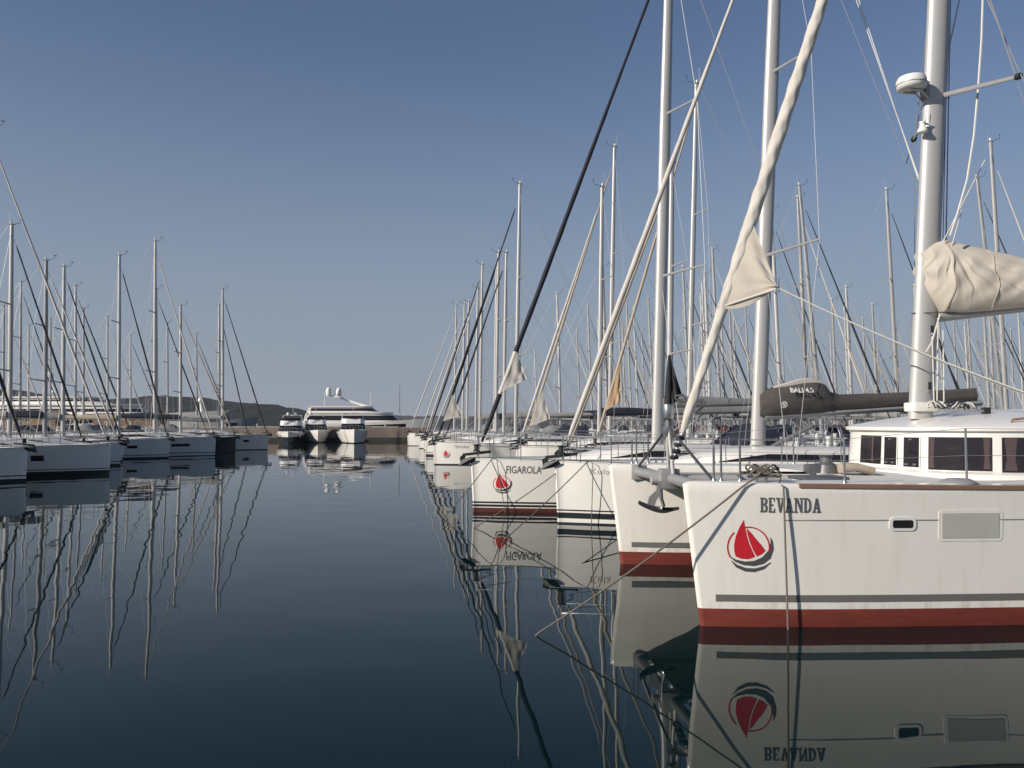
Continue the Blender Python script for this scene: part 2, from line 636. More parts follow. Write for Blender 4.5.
def hull_mesh(b, L, B, fb, style, base):
    bands = STYLES[style]
    zl = sorted(set([-.35, -.12] + [q for z0, z1, _ in bands for q in (z0, min(z1, fb * .89))] + [fb * .45, fb * .65, fb * .8]))
    zl = [z for i, z in enumerate(zl) if i == 0 or z - zl[i - 1] > .004]
    nt = 26
    ts = [1 - (1 - i / (nt - 1)) ** 1.7 for i in range(nt)]
    ts = ts[:-1] + [.997, 1.0]

    def zat(j, t):
        if j < len(zl):
            return zl[j]
        return sheer(t, fb)
    nz = len(zl) + 1
    mats = []
    for j in range(nz - 1):
        zm = (zl[j] + (zl[j + 1] if j + 1 < len(zl) else fb * .9)) / 2
        mm = base
        if zm < 0:
            mm = SM[bands[0][2]]
        for z0, z1, k in bands:
            if z0 <= zm <= z1:
                mm = SM[k]
        mats.append(mm)
    secs = []
    for t in ts:
        s = [hull_pt(t, zat(j, t), L, B, fb) for j in range(nz)]
        secs.append(s)
    b.loft(secs, base, mats=mats)
    b.loft([[Vector((p.x, -p.y, p.z)) for p in s] for s in secs], base, mats=mats)
    # nose and transom
    s = secs[-1]
    mid = [Vector((p.x + .03, 0, p.z)) for p in s]
    b.loft([s, mid, [Vector((p.x, -p.y, p.z)) for p in s]], base, mats=mats)
    s = secs[0]
    b.loft([s, [Vector((p.x, -p.y, p.z)) for p in s]], base, mats=mats)


def deck_mesh(b, L, B, fb):
    secs = []
    for i in range(24):
        t = 1 - (1 - i / 23) ** 1.5
        hw = y_deck(t, B) - .012
        z = sheer(t, fb) + .004
        x = -L + L * t
        sec = [(x, -hw, z + .045), (x, -hw + .035, z + .045), (x, -hw + .04, z)]
        for k in range(1, 6):
            u = -1 + 2 * k / 6
            sec.append((x, u * (hw - .04), z + .05 * (1 - u * u) * min(1, hw)))
        sec += [(x, hw - .04, z), (x, hw - .035, z + .045), (x, hw, z + .045)]
        secs.append(sec)
    b.loft(secs, DECK, mats=[GEL, GEL] + [DECK] * 6 + [GEL, GEL])


def roof_hw(t, B):
    return min(y_deck(t, B) * .68, B * .31) * (1 if t < .6 else max(.12, 1 - ((t - .6) / .24) ** 2.2 * .75))


def roof_z(t, fb):
    k = max(0, min(1, (.83 - t) / .22))
    return sheer(t, fb) + .02 + .40 * (k * k * (3 - 2 * k)) ** .8


def roof_mesh(b, L, B, fb):
    secs = []
    for i in range(18):
        t = lerp(.30, .83, i / 17)
        hw = roof_hw(t, B)
        zb, zt = sheer(t, fb) - .02, roof_z(t, fb)
        x = -L + L * t
        secs.append([(x, -hw - .10, zb), (x, -hw, zt - .05), (x, -hw + .10, zt), (x, -hw * .4, zt + .05), (x, hw * .4, zt + .05), (x, hw - .10, zt), (x, hw, zt - .05), (x, hw + .10, zb)])
    b.loft(secs, GEL, caps=True)
    # cockpit coamings aft of the coachroof
    for s in (-1, 1):
        secs = []
        for i in range(8):
            t = lerp(.03, .32, i / 7)
            hw = y_deck(t, B) * .70
            z = sheer(t, fb)
            x = -L + L * t
            h = .26
            secs.append([(x, s * (hw + .14), z - .02), (x, s * (hw + .08), z + h), (x, s * (hw - .2), z + h), (x, s * (hw - .24), z - .02)])
        b.loft(secs, GEL, closed=True, caps=True)


def roof_window(b, L, B, fb, s):
    up, lo = [], []
    for i in range(12):
        t = lerp(.36, .70, i / 11)
        hw = roof_hw(t, B)
        zb, zt = sheer(t, fb) - .02, roof_z(t, fb) - .05
        x = -L + L * t
        f = lambda k: (x, s * (hw + .10 - .10 * k + .006), lerp(zb, zt, k))
        e = 0.5 * min(1, i / 2., (11 - i) / 3.)
        up.append(f(.50 + .35 * e * 2 if i not in (0,) else .6))
        lo.append(f(.42))
    b.loft([lo, up], GLASS)


def hood_mesh(b, L, B, fb, m):
    # spray hood: arched canvas over the companionway
    secs = []
    hw = B * .30
    for i in range(8):
        u = i / 7
        x = -L * (1 - .38) - .05 - 1.35 * u + .30
        h = (.12 + .72 * math.sin(math.pi * .5 * min(1, u * 1.25))) * (1 if u < .8 else 1 - (u - .8) * .25)
        sec = []
        for k in range(13):
            a = math.pi * k / 12
            sec.append((x, -hw * math.cos(a) * (1.0 + .05 * math.sin(a)), sheer(.35, fb) + .28 + h * abs(math.sin(a)) ** .6))
        secs.append(sec)
    b.loft(secs, m)


def bimini_mesh(b, L, B, fb, m):
    secs = []
    hw = B * .36
    for i in range(6):
        u = i / 5
        x = -L * .78 - 1.9 * u
        secs.append([(x, -hw + hw * 2 * k / 8, fb + 1.75 + .20 * math.sin(math.pi * k / 8) + .06 * math.sin(math.pi * u)) for k in range(9)])
    b.loft(secs, m)
    for u in (0.05, .95):
        x = -L * .78 - 1.9 * u
        b.tube([(x + .3, -hw, fb + .1), (x, -hw, fb + 1.75), (x, 0, fb + 1.93), (x, hw, fb + 1.75), (x + .3, hw, fb + .1)], .014, STEEL, n=6)


def rake_x(z, z0, rk):
    return -(z - z0) * math.tan(rk)


def rail_pts(L, B, fb, t):
    hw = y_deck(t, B) - .05
    return Vector((-L + L * t, hw, sheer(t, fb) + .04))


def anchor_mesh(b, M=None):
    """bow anchor lying on its roller, tip forward (+x)"""
    T = M if M else Matrix.Identity(4)
    q = MB()
    q.box((-.32, 0, .05), (.95, .03, .09), ANCH, bev=.008)
    q.add([(.10, -.012, .09), (.26, -.012, -.02), (.24, -.012, -.20), (.13, -.012, -.14), (.06, -.012, -.02),
           (.10, .012, .09), (.26, .012, -.02), (.24, .012, -.20), (.13, .012, -.14), (.06, .012, -.02)],
          [(0, 1, 2, 3, 4), (9, 8, 7, 6, 5)] + [(i, (i + 1) % 5, 5 + (i + 1) % 5, 5 + i) for i in range(5)], ANCH)
    # plough flukes
    for s in (-1, 1):
        q.add([(.34, 0, -.30), (.20, 0, -.10), (-.18, s * .22, -.06), (-.24, s * .19, -.16), (-.10, 0, -.26)],
              [(0, 1, 2), (0, 2, 3, 4), (1, 4, 3, 2), (0, 4, 1)], ANCH)
    b.add([T @ Vector(v) for v in q.v], q.f, ANCH)


NEAR, MID, FAR = 2, 1, 0


def yacht(label, bow, rz, L=12., B=3.8, fb=1.40, style='plain', base=None, mast_aft=4.6, mast_z=17., rake=1.6, stay=None, detail=MID,
          hood=None, cover=None, bimini=None, group=None, clew=None, stay_segs=None, stay_r=.06, stay_head=.93, mast_m=None, boom_len=4.6,
          boom_cover_h=.34, spreaders=2, mast_r=.105, stay2=None, wires=True, name='sailing_yacht', lean=0.0, boom=True, anchor=True, foot_z=None, sp_k=1.0):
    """local +x is the bow, origin at the stem head's plumb line on the water"""
    base = base or GEL
    mast_m = mast_m or ALU
    stay = stay or SAILW
    r = thing(name, label, 'sailing yacht', (bow[0], bow[1], 0), rz, group)
    if lean:
        r.rotation_euler[0] = R(lean)
    K = (L, B, fb)
    h = part('hull', K + (style, base.name), lambda b: hull_mesh(b, L, B, fb, style, base), r)
    dk = part('deck', K, lambda b: deck_mesh(b, L, B, fb), r)
    rf = part('coachroof', K, lambda b: roof_mesh(b, L, B, fb), r)
    for s in (-1, 1):
        part('cabin_window', K + (s,), lambda b: roof_window(b, L, B, fb, s), rf)
    if detail >= MID:
        def hatch(b):
            x = -L * .26
            b.box((x, 0, sheer(.74, fb) + .26), (.55, .55, .05), GLASS, bev=.015)
            b.box((x, 0, sheer(.74, fb) + .235), (.62, .62, .03), STEEL, bev=.01)
        part('hatch', K, hatch, rf)
    # mast
    mt = 1 - mast_aft / L
    z0 = roof_z(mt, fb) + .03 if foot_z is None else foot_z
    rk = R(rake)
    mx = -mast_aft
    H = mast_z

    def M(z):
        return Vector((mx + rake_x(z, z0, rk), 0, z))
    KM = K + (mast_aft, round(H, 2), rake, mast_m.name, mast_r, z0, sp_k)

    def mast_fn(b):
        n = 10
        b.tube([M(lerp(z0 - .1, H, i / n)) for i in range(n + 1)], [mast_r * (1 if i < 7 else 1 - .07 * (i - 6)) for i in range(n + 1)], mast_m, n=14, ell=(1.0, .68))
        b.box(M(z0 + .02), (.34, .26, .08), ALUD, bev=.02)
    mast = part('mast', KM, mast_fn, r)
    sp_z = [lerp(z0, H, f) for f in ((.315, .625) if spreaders == 2 else (.27, .50, .73))]
    sp_l = [1.15 * sp_k, .85 * sp_k, .65]
    for i, z in enumerate(sp_z):
        for s in (-1, 1):
            part('spreader', KM + (i, s), lambda b: b.tube([M(z) + Vector((0, s * mast_r * .5, 0)), M(z) + Vector((-sp_l[i] * .38, s * sp_l[i], .07))], [.042, .026], ALUD, n=8, ell=(1, .5)), mast)

    def gear(b):
        p = M(H)
        b.box(p + Vector((0, 0, .03)), (.30, .12, .06), ALUD, bev=.01)
        b.tube([p + Vector((.1, 0, .05)), p + Vector((.42, 0, .12)), p + Vector((.45, 0, .30))], .012, WIRED, n=6)
        b.tube([p + Vector((.40, -.12, .32)), p + Vector((.50, .12, .32))], .02, WIRED, n=6)
        b.tube([p + Vector((-.12, .03, .05)), p + Vector((-.12, .03, .75))], .008, WIRE, n=5)
        b.lathe([(0, .13), (.05, .12), (.055, .04), (.04, 0)], PLASTIC, p + Vector((-.02, 0, .06)), n=10)
    part('masthead_gear', KM, gear, mast)
    # forestay with furled sail
    foot = Vector((-.14, 0, sheer(1, fb) + .08))
    head = M(z0 + (H - z0) * stay_head) + Vector((mast_r, 0, 0))

    def S(f):
        return foot.lerp(head, f)
    segs = stay_segs or [(0.026, .97, stay)]
    key = KM + (stay.name, stay_head, stay_r, str(stay_segs and [(a, c, m.name) for a, c, m in stay_segs]), str(clew and clew[:3]))

    def stay_fn(b):
        for a, c, m in segs:
            n = max(4, int(40 * (c - a)) if detail >= MID else 8)
            pts = [S(lerp(a, c, i / n)) for i in range(n + 1)]
            rad = []
            for i in range(n + 1):
                f = lerp(a, c, i / n)
                rr = stay_r * (.62 + .38 * math.sin(math.pi * min(1, f * 1.15 + .12)))
                rad.append(rr * (.5 if i in (0, n) and f in (segs[0][0], segs[-1][1]) else 1))
            b.tube(pts, rad, m, n=12 if detail >= MID else 8, lobes=(2, .07, 5.0) if detail >= MID else None)
        b.tube([foot, head], .012, WIRE, n=5)
    st = part('furled_genoa', key, stay_fn, r)
    part('furling_drum', K + (detail,), lambda b: b.lathe([(0, 0), (.10, .0), (.11, .02), (.07, .04), (.07, .16), (.11, .18), (.10, .20), (0, .2)], RUBBER, foot + Vector((0.0, 0, .12)), n=14), st)
    if clew:
        f0, f1, wd, cm = clew

        def clew_fn(b):
            # loose triangle of sailcloth left at the clew, hanging aft of the stay
            A, Bp = S(f0), S(f1)
            C = S(f0 + .03) + Vector((-wd, .10, -.05))
            n = 10
            for side in (-1, 1):
                secs = []
                for i in range(n + 1):
                    u = i / n
                    row = []
                    for k in range(n + 1):
                        v = k / n
                        p = A.lerp(Bp, u).lerp(C, v)
                        w = .05 * math.sin(9 * u + 5 * v) * (v * (1.1 - v)) * 2 + .03 * math.sin(17 * v + 3 * u) * v
                        row.append(p + Vector((0, w + side * .006 + .05 * (1 - v), -.10 * v * math.sin(math.pi * u) * .5)))
                    secs.append(row)
                b.loft(secs, cm)
        part('sail_clew', key, clew_fn, st)
    # boom and sail cover
    bz = z0 + 1.15

    def Bm(f):
        p = M(bz)
        return Vector((p.x - .12 - f * boom_len, 0, bz + .12 * f))
    if boom:
        bo = part('boom', KM + (boom_len,), lambda b: b.tube([Bm(0), Bm(.5), Bm(1)], .075, mast_m, n=10, ell=(.75, 1.2)), r)
        part('boom_vang', KM + (boom_len,), lambda b: b.tube([Vector((M(z0).x - .15, 0, z0 + .12)), Bm(.28)], .03, ALUD, n=8), bo)
        if cover:
            def cov(b):
                secs = []
                n = 12
                for i in range(n + 1):
                    f = i / n
                    p = Bm(f * .98)
                    hh = boom_cover_h * (1.15 - .65 * f) * (1 + .07 * math.sin(9 * f + L))
                    w = .17 * (1.1 - .45 * f)
                    secs.append([p + Vector((0, w * c, dz * hh - .04)) for c, dz in
                                 ((-.55, -.12), (-1, .15), (-.95, .5), (-.55, .85), (0, 1), (.55, .85), (.95, .5), (1, .15), (.55, -.12))])
                b.loft(secs, cover, closed=True, caps=True)
            part('sail_cover', KM + (boom_len, cover.name, boom_cover_h), cov, bo)
    # standing rigging
    if wires:
        wr = .007 if detail == NEAR else .010
        for s in (-1, 1):
            def sh(b):
                cp = Vector((mx - .25, s * (y_deck(mt, B) - .12), sheer(mt, fb) + .05))
                pts = [cp]
                for i, z in enumerate(sp_z):
                    pts.append(M(z) + Vector((-sp_l[i] * .38, s * sp_l[i], .07)))
                pts.append(M(H - .25))
                b.tube(pts, wr, WIRE, n=5)
                b.tube([cp + Vector((.2, 0, 0)), M(sp_z[0] - .1)], wr, WIRE, n=5)
            part('shroud', KM + (s, wr), sh, r)

        def bs(b):
            sp = M(H) * .45 + Vector((-L + .15, 0, fb + .1)) * .55
            for s in (-1, 1):
                b.tube([Vector((-L + .12, s * B * .36, fb + .1)), sp], wr, WIRE, n=5)
            b.tube([sp, M(H) + Vector((-.12, 0, 0))], wr, WIRE, n=5)
        part('backstay', KM + (wr,), bs, r)
    if hood:
        part('sprayhood', K + (hood.name,), lambda b: hood_mesh(b, L, B, fb, hood), r)
    if bimini:
        part('bimini', K + (bimini.name,), lambda b: bimini_mesh(b, L, B, fb, bimini), r)
    # bow and side rails
    if detail >= MID:
        def pulpit(b):
            rr = .0125 if detail == NEAR else .016
            P = [rail_pts(L, B, fb, t) for t in (.90, .955, .985)]
            up = Vector((0, 0, .60))
            ring = [P[0] + up, P[1] + up, P[2] + up + Vector((.05, -.06, .02))]
            mir = [Vector((p.x, -p.y, p.z)) for p in reversed(ring)]
            b.tube(ring, rr, STEEL, n=6)
            b.tube(mir, rr, STEEL, n=6)
            b.tube([q - Vector((0, 0, .3)) for q in ring], rr * .8, STEEL, n=6)
            b.tube([q - Vector((0, 0, .3)) for q in mir], rr * .8, STEEL, n=6)
            for p in P:
                for s in (-1, 1):
                    b.tube([Vector((p.x, s * p.y, p.z - .04)), Vector((p.x, s * p.y, p.z + .60))], rr, STEEL, n=6)
        part('pulpit', K + (detail,), pulpit, r)

        def pushpit(b):
            rr = .0125 if detail == NEAR else .016
            for s in (-1, 1):
                P = [Vector((-L + .12, s * .5, fb * .9)), Vector((-L + .12, s * B * .38, fb * .9)), Vector((-L + 1.3, s * B * .42, fb * .9))]
                b.tube([p + Vector((0, 0, .65)) for p in P], rr, STEEL, n=6)
                b.tube([p + Vector((0, 0, .33)) for p in P], rr, STEEL, n=6)
                for p in P:
                    b.tube([p, p + Vector((0, 0, .65))], rr, STEEL, n=6)
        part('pushpit', K + (detail,), pushpit, r)
        ts = [.80, .70, .60, .49, .38, .27, .16]
        for s in (-1, 1):
            def life(b):
                for dz in (.60, .32):
                    pts = [rail_pts(L, B, fb, t) for t in [.90] + ts]
                    b.tube([Vector((p.x, s * p.y, p.z + dz)) for p in pts], .005 if detail == NEAR else .008, WIRE, n=5)
            ll = part('lifeline', K + (s, detail), life, r)
            for t in ts:
                p = rail_pts(L, B, fb, t)
                part('stanchion', K + (s, t, detail), lambda b: b.tube([Vector((p.x, s * p.y, p.z - .04)), Vector((p.x, s * p.y, p.z + .62))], .0125 if detail == NEAR else .015, STEEL, n=6), ll)
        for s in (-1, 1):
            part('steering_wheel', K + (s,), lambda b: (b.tube([Vector((-L * .86, s * B * .2 + .42 * math.cos(a), fb + .55 + .42 * math.sin(a))) for a in [2 * math.pi * i / 20 for i in range(21)]], .016, STEEL, n=6),
                                                        b.tube([(-L * .86 + .02, s * B * .2, fb - .1), (-L * .86 + .1, s * B * .2, fb + .6)], [.12, .09], PLASTIC, n=10)), r)
    if anchor:
        def anc(b):
            anchor_mesh(b, Matrix.Translation((.12, 0, sheer(1, fb) + .08)) @ Matrix.Rotation(R(6), 4, 'Y') @ Matrix.Scale(.85, 4))
        part('anchor', K, anc, r)
    r['_dims'] = (L, B, fb)
    return r


def on_side(r, name, tris, u_dir, x0, zc, s, parent_part='hull'):
    """lay flat marks (list of (pts2d, faces, mat)) on a mono hull's side s (+1/-1); u runs along local x times u_dir"""
    L, B, fb = r['_dims']
    hull = [c for c in r.children if c.name.startswith('hull')][0]
    b = MB()
    k = 0
    for vs, fs, m in tris:
        pts = []
        for u, v in vs:
            x, z = x0 + u_dir * u, zc + v
            pts.append((x, s * (hull_yz(x, z, L, B, fb) + .004 + .0004 * (k % 5)), z))
        b.add(pts, fs, m)
        k += 1
    return b.obj(name, hull, smooth=0)


def logo_tris(k, cr=None, cg=None):
    out = []
    for pts, c in logo_polys(k):
        out.append((pts, [tuple(t) for t in tessellate_polygon([[Vector((a, b, 0)) for a, b in pts]])], (cr or LOGOR) if c == 'r' else (cg or LOGOG)))
    return out


# ---------------------------------------------------------------- the catamaran in front
CO, CR = Vector((2.12, 11.97, 0)), R(185.1)
CINV = (Matrix.Translation(CO) @ Matrix.Rotation(CR, 4, 'Z')).inverted()
HC, CL, CD = 2.15, 11.8, 1.73        # hull spacing, length, freeboard


def W(px, py, D):
    return CINV @ at(px, py, D)


def cat_w(sd, zf, outer=True):
    """half width of one hull, sd metres aft of the stem"""
    sd = max(0.0, sd)
    w = .045 + .27 * (1 - math.exp(-sd / 1.3)) + .10 * min(1, sd / 6)
    if not outer:
        w *= 1.35
    return w * (.86 + .14 * zf) + .05 * zf * (1 - math.exp(-sd / .8))


def cat_sheer(sd):
    return CD - .045 * min(1, sd / 4.0) - .02 * math.exp(-sd / .05)


def cat_x(sd, zf):
    return -sd + .20 * zf * math.exp(-sd / 1.2)


def cat_side(x, z):
    zf = max(0, min(1, z / CD))
    sd = -x
    for _ in range(6):
        sd = -(x - .20 * zf * math.exp(-max(0, sd) / 1.2))
    return cat_w(sd, zf)


def hull_D(px, py):
    # distance at which the sight line through a pixel meets the near topside
    D = 9.5
    for _ in range(12):
        p = W(px, py, D)
        D += (p.y - HC - cat_side(p.x, p.z)) * .9
    return D


def Wh(px, py):
    return W(px, py, hull_D(px, py))


def build_cat():
    r = thing('catamaran', 'big white catamaran with BEVANDA on its bow and red waterline', 'catamaran', CO, CR)
    sds = [0, .015, .04, .08, .14, .22, .34, .5, .7, .95, 1.3, 1.8, 2.4, 3.1, 4, 5, 6.5, 8, 9.6, 11, CL]
    zls = [-.4, -.15, 0, .215, .22, .295, .38, .6, .9, 1.2, 1.45, 1.6, 1.68]

    def hull(sgn, name_it):
        b = MB()
        mats = []
        for j in range(len(zls)):
            z0 = zls[j]
            z1 = zls[j + 1] if j + 1 < len(zls) else CD
            zm = (z0 + z1) / 2
            mats.append(REDAF if zm < .217 else GELC)
        for outer in (True, False):
            secs = []
            for sd in sds:
                sec = []
                zt = cat_sheer(sd)
                for z in zls + [None]:
                    zz = zt if z is None else min(z, zt - .004)
                    zf = max(0, min(1, zz / CD))
                    w = cat_w(sd, zf, outer)
                    if zz < 0:
                        w *= max(.1, 1 + zz * 1.6)
                    if z is None:
                        w -= .018
                    sec.append((cat_x(sd, zf), sgn * (HC + (w if outer else -w)), zz))
                secs.append(sec)
            b.loft(secs, GEL, mats=mats)
            if outer:
                first, last = secs[0], secs[-1]
            else:
                # rounded stem and transom close the hull
                mid = [(p[0] + .035, sgn * HC, p[2]) for p in first]
                b.loft([first, mid, secs[0]], GEL, mats=mats)
                b.loft([last, secs[-1]], GEL, mats=mats)
                # deck of this hull
                dl = []
                for sd in sds:
                    zt = cat_sheer(sd)
                    wo, wi = cat_w(sd, 1, True) - .018, cat_w(sd, 1, False) - .018
                    dl.append([(cat_x(sd, 1), sgn * (HC + wo), zt), (cat_x(sd, 1), sgn * (HC + wo * .6), zt + .015), (cat_x(sd, 1), sgn * (HC - wi * .6), zt + .015), (cat_x(sd, 1), sgn * (HC - wi), zt)])
                b.loft([[(dl[0][0][0] + .03, q[1], q[2]) for q in dl[0]]] + dl, DECK, mats=[GEL, DECK, GEL])
        h = b.obj('hull', r, smooth=50)

        def side(pts, eps):
            return [(x, sgn * (HC + cat_side(x, z) + eps), z) for x, z in pts]

        def strip(name, m, x0, x1, z0, z1, eps=.004, n=24):
            b = MB()
            b.loft([side([(lerp(x0, x1, i / n), z0), (lerp(x0, x1, i / n), z1)], eps) for i in range(n + 1)], m)
            return b.obj(name, h)
        strip('boot_stripe', STRIPE, -.14, -CL + .2, .30, .385)
        strip('styling_line', mat('groove_grey', (.22, .215, .20), .6), -.95 if sgn > 0 else -.95, -CL + .2, 1.275, 1.287)
        # teak rubbing rail just under the deck edge
        b = MB()
        n = 20
        secs = []
        for i in range(n + 1):
            x = lerp(-1.12, -CL + .3, i / n)
            zt = cat_sheer(-x)
            y = cat_side(x, zt - .03)
            secs.append([(x, sgn * (HC + y - .01), zt - .046), (x, sgn * (HC + y + .018), zt - .043), (x, sgn * (HC + y + .018), zt - .004), (x, sgn * (HC + y - .03), zt + .006)])
        b.loft(secs, TEAK, caps=True)
        b.obj('rubbing_rail', h)

        b = MB()
        b.loft([[(x, sgn * (HC - cat_w(-x, .17, False) - .016), z) for z in (.30, .385)] for x in [-.14 - .3 * i for i in range(34)]], STRIPE)
        b.obj('boot_stripe', h)

        def rrect(cx, cz, w, hh, rad, eps, m, b, n=6):
            pts = []
            for (sx, sz, a0) in ((1, 1, 0), (-1, 1, 90), (-1, -1, 180), (1, -1, 270)):
                for k in range(n + 1):
                    a = R(a0 + 90 * k / n)
                    pts.append((cx + sx * (w / 2 - rad) + rad * math.cos(a), cz + sz * (hh / 2 - rad) + rad * math.sin(a)))
            b.poly(side(pts, eps), m)
            return pts
        # opening portlight
        c = Wh(902.5, 524)
        b = MB()
        o = rrect(c.x, c.z, .33, .165, .06, .010, PLASTIC, b)
        b.loft([side([p for p in o + o[:1]], .010), side([p for p in o + o[:1]], -.02)], PLASTIC)
        pl = b.obj('portlight', h)
        b = MB()
        rrect(c.x, c.z, .25, .095, .025, .0125, GLASS, b)
        b.obj('pane', pl)
        # long fixed hull window, sun-bleached grey
        c = Wh(970.5, 525.5)
        b = MB()
        o = rrect(c.x, c.z, .80, .375, .05, .004, GELC, b)
        b.loft([side([p for p in o + o[:1]], .005), side([p for p in o + o[:1]], -.02)], GEL)
        hw = b.obj('hull_window', h)
        b = MB()
        rrect(c.x, c.z, .71, .30, .015, .0085, GLASSG, b)
        b.obj('pane', hw)
        return h, side

    h1, side1 = hull(1, True)
    h2, _ = hull(-1, False)
    # the name and the round charter mark on the port bow
    c = Wh(760, 512.3)
    b = MB()
    for i, p in enumerate(slab('BEVANDA', .178, .72)):
        b.poly(side1([(c.x - u, c.z + v - .008 * u) for u, v in p], .004 + .0004 * (i % 9)), GREY)
    b.obj('name_lettering', h1, smooth=0)
    c = Wh(750.6, 549.4)
    b = MB()
    for i, (pts, fs, m) in enumerate(logo_tris(.00156)):
        b.add(side1([(c.x - u, c.z + v) for u, v in pts], .004 + .0004 * (i % 5)), fs, m)
    lo = b.obj('charter_mark', h1, smooth=0)
    # bridge deck with its nacelle and foredeck
    b = MB()
    secs = []
    for x in (-2.1, -2.25, -2.6, -4, -7, -10.6):
        zt = cat_sheer(-x) - .01
        zb = .95 if x < -2.2 else 1.25
        hw_ = HC - cat_w(-x, 1, False) + .10
        secs.append([(x, -hw_, zb), (x, -hw_, zt), (x, -.8, zt + .05), (x, .8, zt + .05), (x, hw_, zt), (x, hw_, zb)])
    b.loft(secs, DECK, closed=True, caps=True)
    b.obj('bridge_deck', r)
    # nets between the bows
    for s in (-1, 1):
        b = MB()
        secs = []
        for i in range(9):
            x = lerp(-.42, -2.12, i / 8)
            row = []
            for k in range(9):
                y = lerp(.16, HC - cat_w(-x, .9, False) + .02, k / 8)
                row.append((x, s * y, 1.60 - .05 * math.sin(math.pi * k / 8) * math.sin(math.pi * i / 8)))
            secs.append(row)
        b.loft(secs, TRAMP)
        b.obj('trampoline', r)
    # longitudinal beam
    b = MB()
    b.tube([(.05, 0, 1.60), (-2.15, 0, 1.60)], .07, ALU, n=12)
    b.obj('bowsprit', r)
    # forward crossbeam
    b = MB()
    y1 = HC - .06
    b.tube([(-.25, -y1, 1.60), (-.25, -y1 * .5, 1.615), (-.25, 0, 1.62), (-.25, y1 * .5, 1.615), (-.25, y1, 1.60)], .080, ALUD, n=16)
    for s in (-1, 1):
        b.box((-.25, s * (y1 - .14), 1.60), (.26, .05, .26), ALU, bev=.02)
    b.box((-.22, 0, 1.62), (.30, .22, .30), ALUD, bev=.03)
    cb = b.obj('crossbeam', r)
    # the tripod strut over the crossbeam, its drum and stays
    T = Vector((-.22, 0, 2.33))
    b = MB()
    for dx, dy in ((.0, .13), (.0, -.13)):
        b.tube([Vector((-.25 + dx, dy, 1.70)), T + Vector((0, dy * .25, 0))], .03, ALU, n=10)
    b.box(T, (.14, .12, .14), STEEL, bev=.02)
    st = b.obj('striker_strut', r)
    for s in (-1, 1):
        b = MB()
        b.tube([T + Vector((0, s * .04, .05)), Vector((-.25, s * (y1 - .14), 1.70))], .02, WIRED, n=8)
        b.obj('striker_stay', st)
    b = MB()
    b.tube([T, T + Vector((0, 0, .22))], .05, GALV, n=10)
    b.lathe([(0, .18), (.075, .18), (.085, .20), (.08, .30), (.085, .38), (.075, .40), (.05, .41), (0, .42)], STEEL, T, n=20)
    b.obj('furling_drum', st)
    b = MB()
    q = T + Vector((0, 0, .40))
    b.tube([q + Vector((0, 0, -.02)), q + Vector((-.01, 0, .30)), q + Vector((-.03, 0, .74))], [.055, .05, .02], SAILK, n=12, lobes=(2, .12, 9))
    tp, bl, br = q + Vector((-.03, 0, .74)), q + Vector((.02, .02, -.02)), q + Vector((-.20, .05, .16))
    n = 14
    for sd in (0, 1):
        secs = []
        for i in range(n + 1):
            u = i / n
            row = []
            for k in range(n + 1):
                v = k / n
                p = tp.lerp(bl, u).lerp(tp.lerp(br, u), v)
                row.append(p + Vector((0, .05 * math.sin(8 * v + 4 * u) * u * v + .02 * math.sin(19 * v - 6 * u) * u + sd * .008, -.05 * u * math.sin(math.pi * v))))
            secs.append(row)
        b.loft(secs, SAILK)
    b.obj('furled_staysail', st)
    b = MB()
    b.tube([q + Vector((-.08, .06, .12)), q + Vector((-.20, .10, .14)), q + Vector((-.26, .10, .06)), q + Vector((-.18, .08, .02)), q + Vector((-.08, .06, .10))], .018, GALV, n=6)
    b.obj('shackle', st)
    # anchor slung below the crossbeam
    b = MB()
    A = Matrix.Translation((-.07, .02, 1.56)) @ Matrix.Scale(.78, 4)
    b.add([A @ Vector((x, y, z)) for y in (-.02, .02) for x, z in ((-.10, .02), (.04, .02), (.06, -.14), (.20, -.26), (.24, -.40), (.10, -.44), (.06, -.32), (-.04, -.22))],
          [tuple(range(8)), tuple(range(15, 7, -1))] + [(i, (i + 1) % 8, 8 + (i + 1) % 8, 8 + i) for i in range(8)], ALUD)
    b.tube([A @ Vector(p) for p in ((.0, .07, .04), (-.02, .07, -.30), (-.06, .06, -.42), (-.02, .04, -.50), (.06, .03, -.46))], .028, STEEL, n=10)
    secs = []
    for i in range(13):
        u = i / 12
        x = lerp(.40, -.38, u)
        z = -.46 + .11 * (1 - u) ** 3 - .06 * math.sin(math.pi * u)
        w = .17 * math.sin(math.pi * min(1, u * 1.15 + .10)) ** .8 + .012
        t = .05 * math.sin(math.pi * min(1, u * .9 + .12)) + .006
        secs.append([A @ Vector((x, -w, z - .05)), A @ Vector((x, 0, z + t)), A @ Vector((x, w, z - .05)), A @ Vector((x, 0, z - t))])
    b.loft(secs, ANCH, closed=True, caps=True)
    b.obj('anchor', r)
    # furled genoa with its loose clew
    foot, head = W(673, 461, 11.85), W(861, -118, 12.45)
    d = head - foot

    def S(f):
        return foot + d * f
    # foot..y=430 drum and chain plates; sail from there up
    b = MB()
    n = 300
    pts, rad = [], []
    for i in range(n + 1):
        f = .045 + .94 * i / n
        pts.append(S(f))
        rr = .066 + .034 * min(1, max(0, (f - .15) / .25)) - .02 * max(0, (f - .5) / .5)
        rad.append(rr * min(1, i / 10 * .5 + .5) * (1 + .03 * math.sin(i * .21) + .02 * math.sin(i * .077 + 1)))
    b.tube(pts, rad, SAILW, n=36, lobes=(3, .05, 13.0))
    b.tube([foot, S(.05)], .02, WIRE, n=6)
    g = b.obj('furled_genoa', r, smooth=60)
    b = MB()
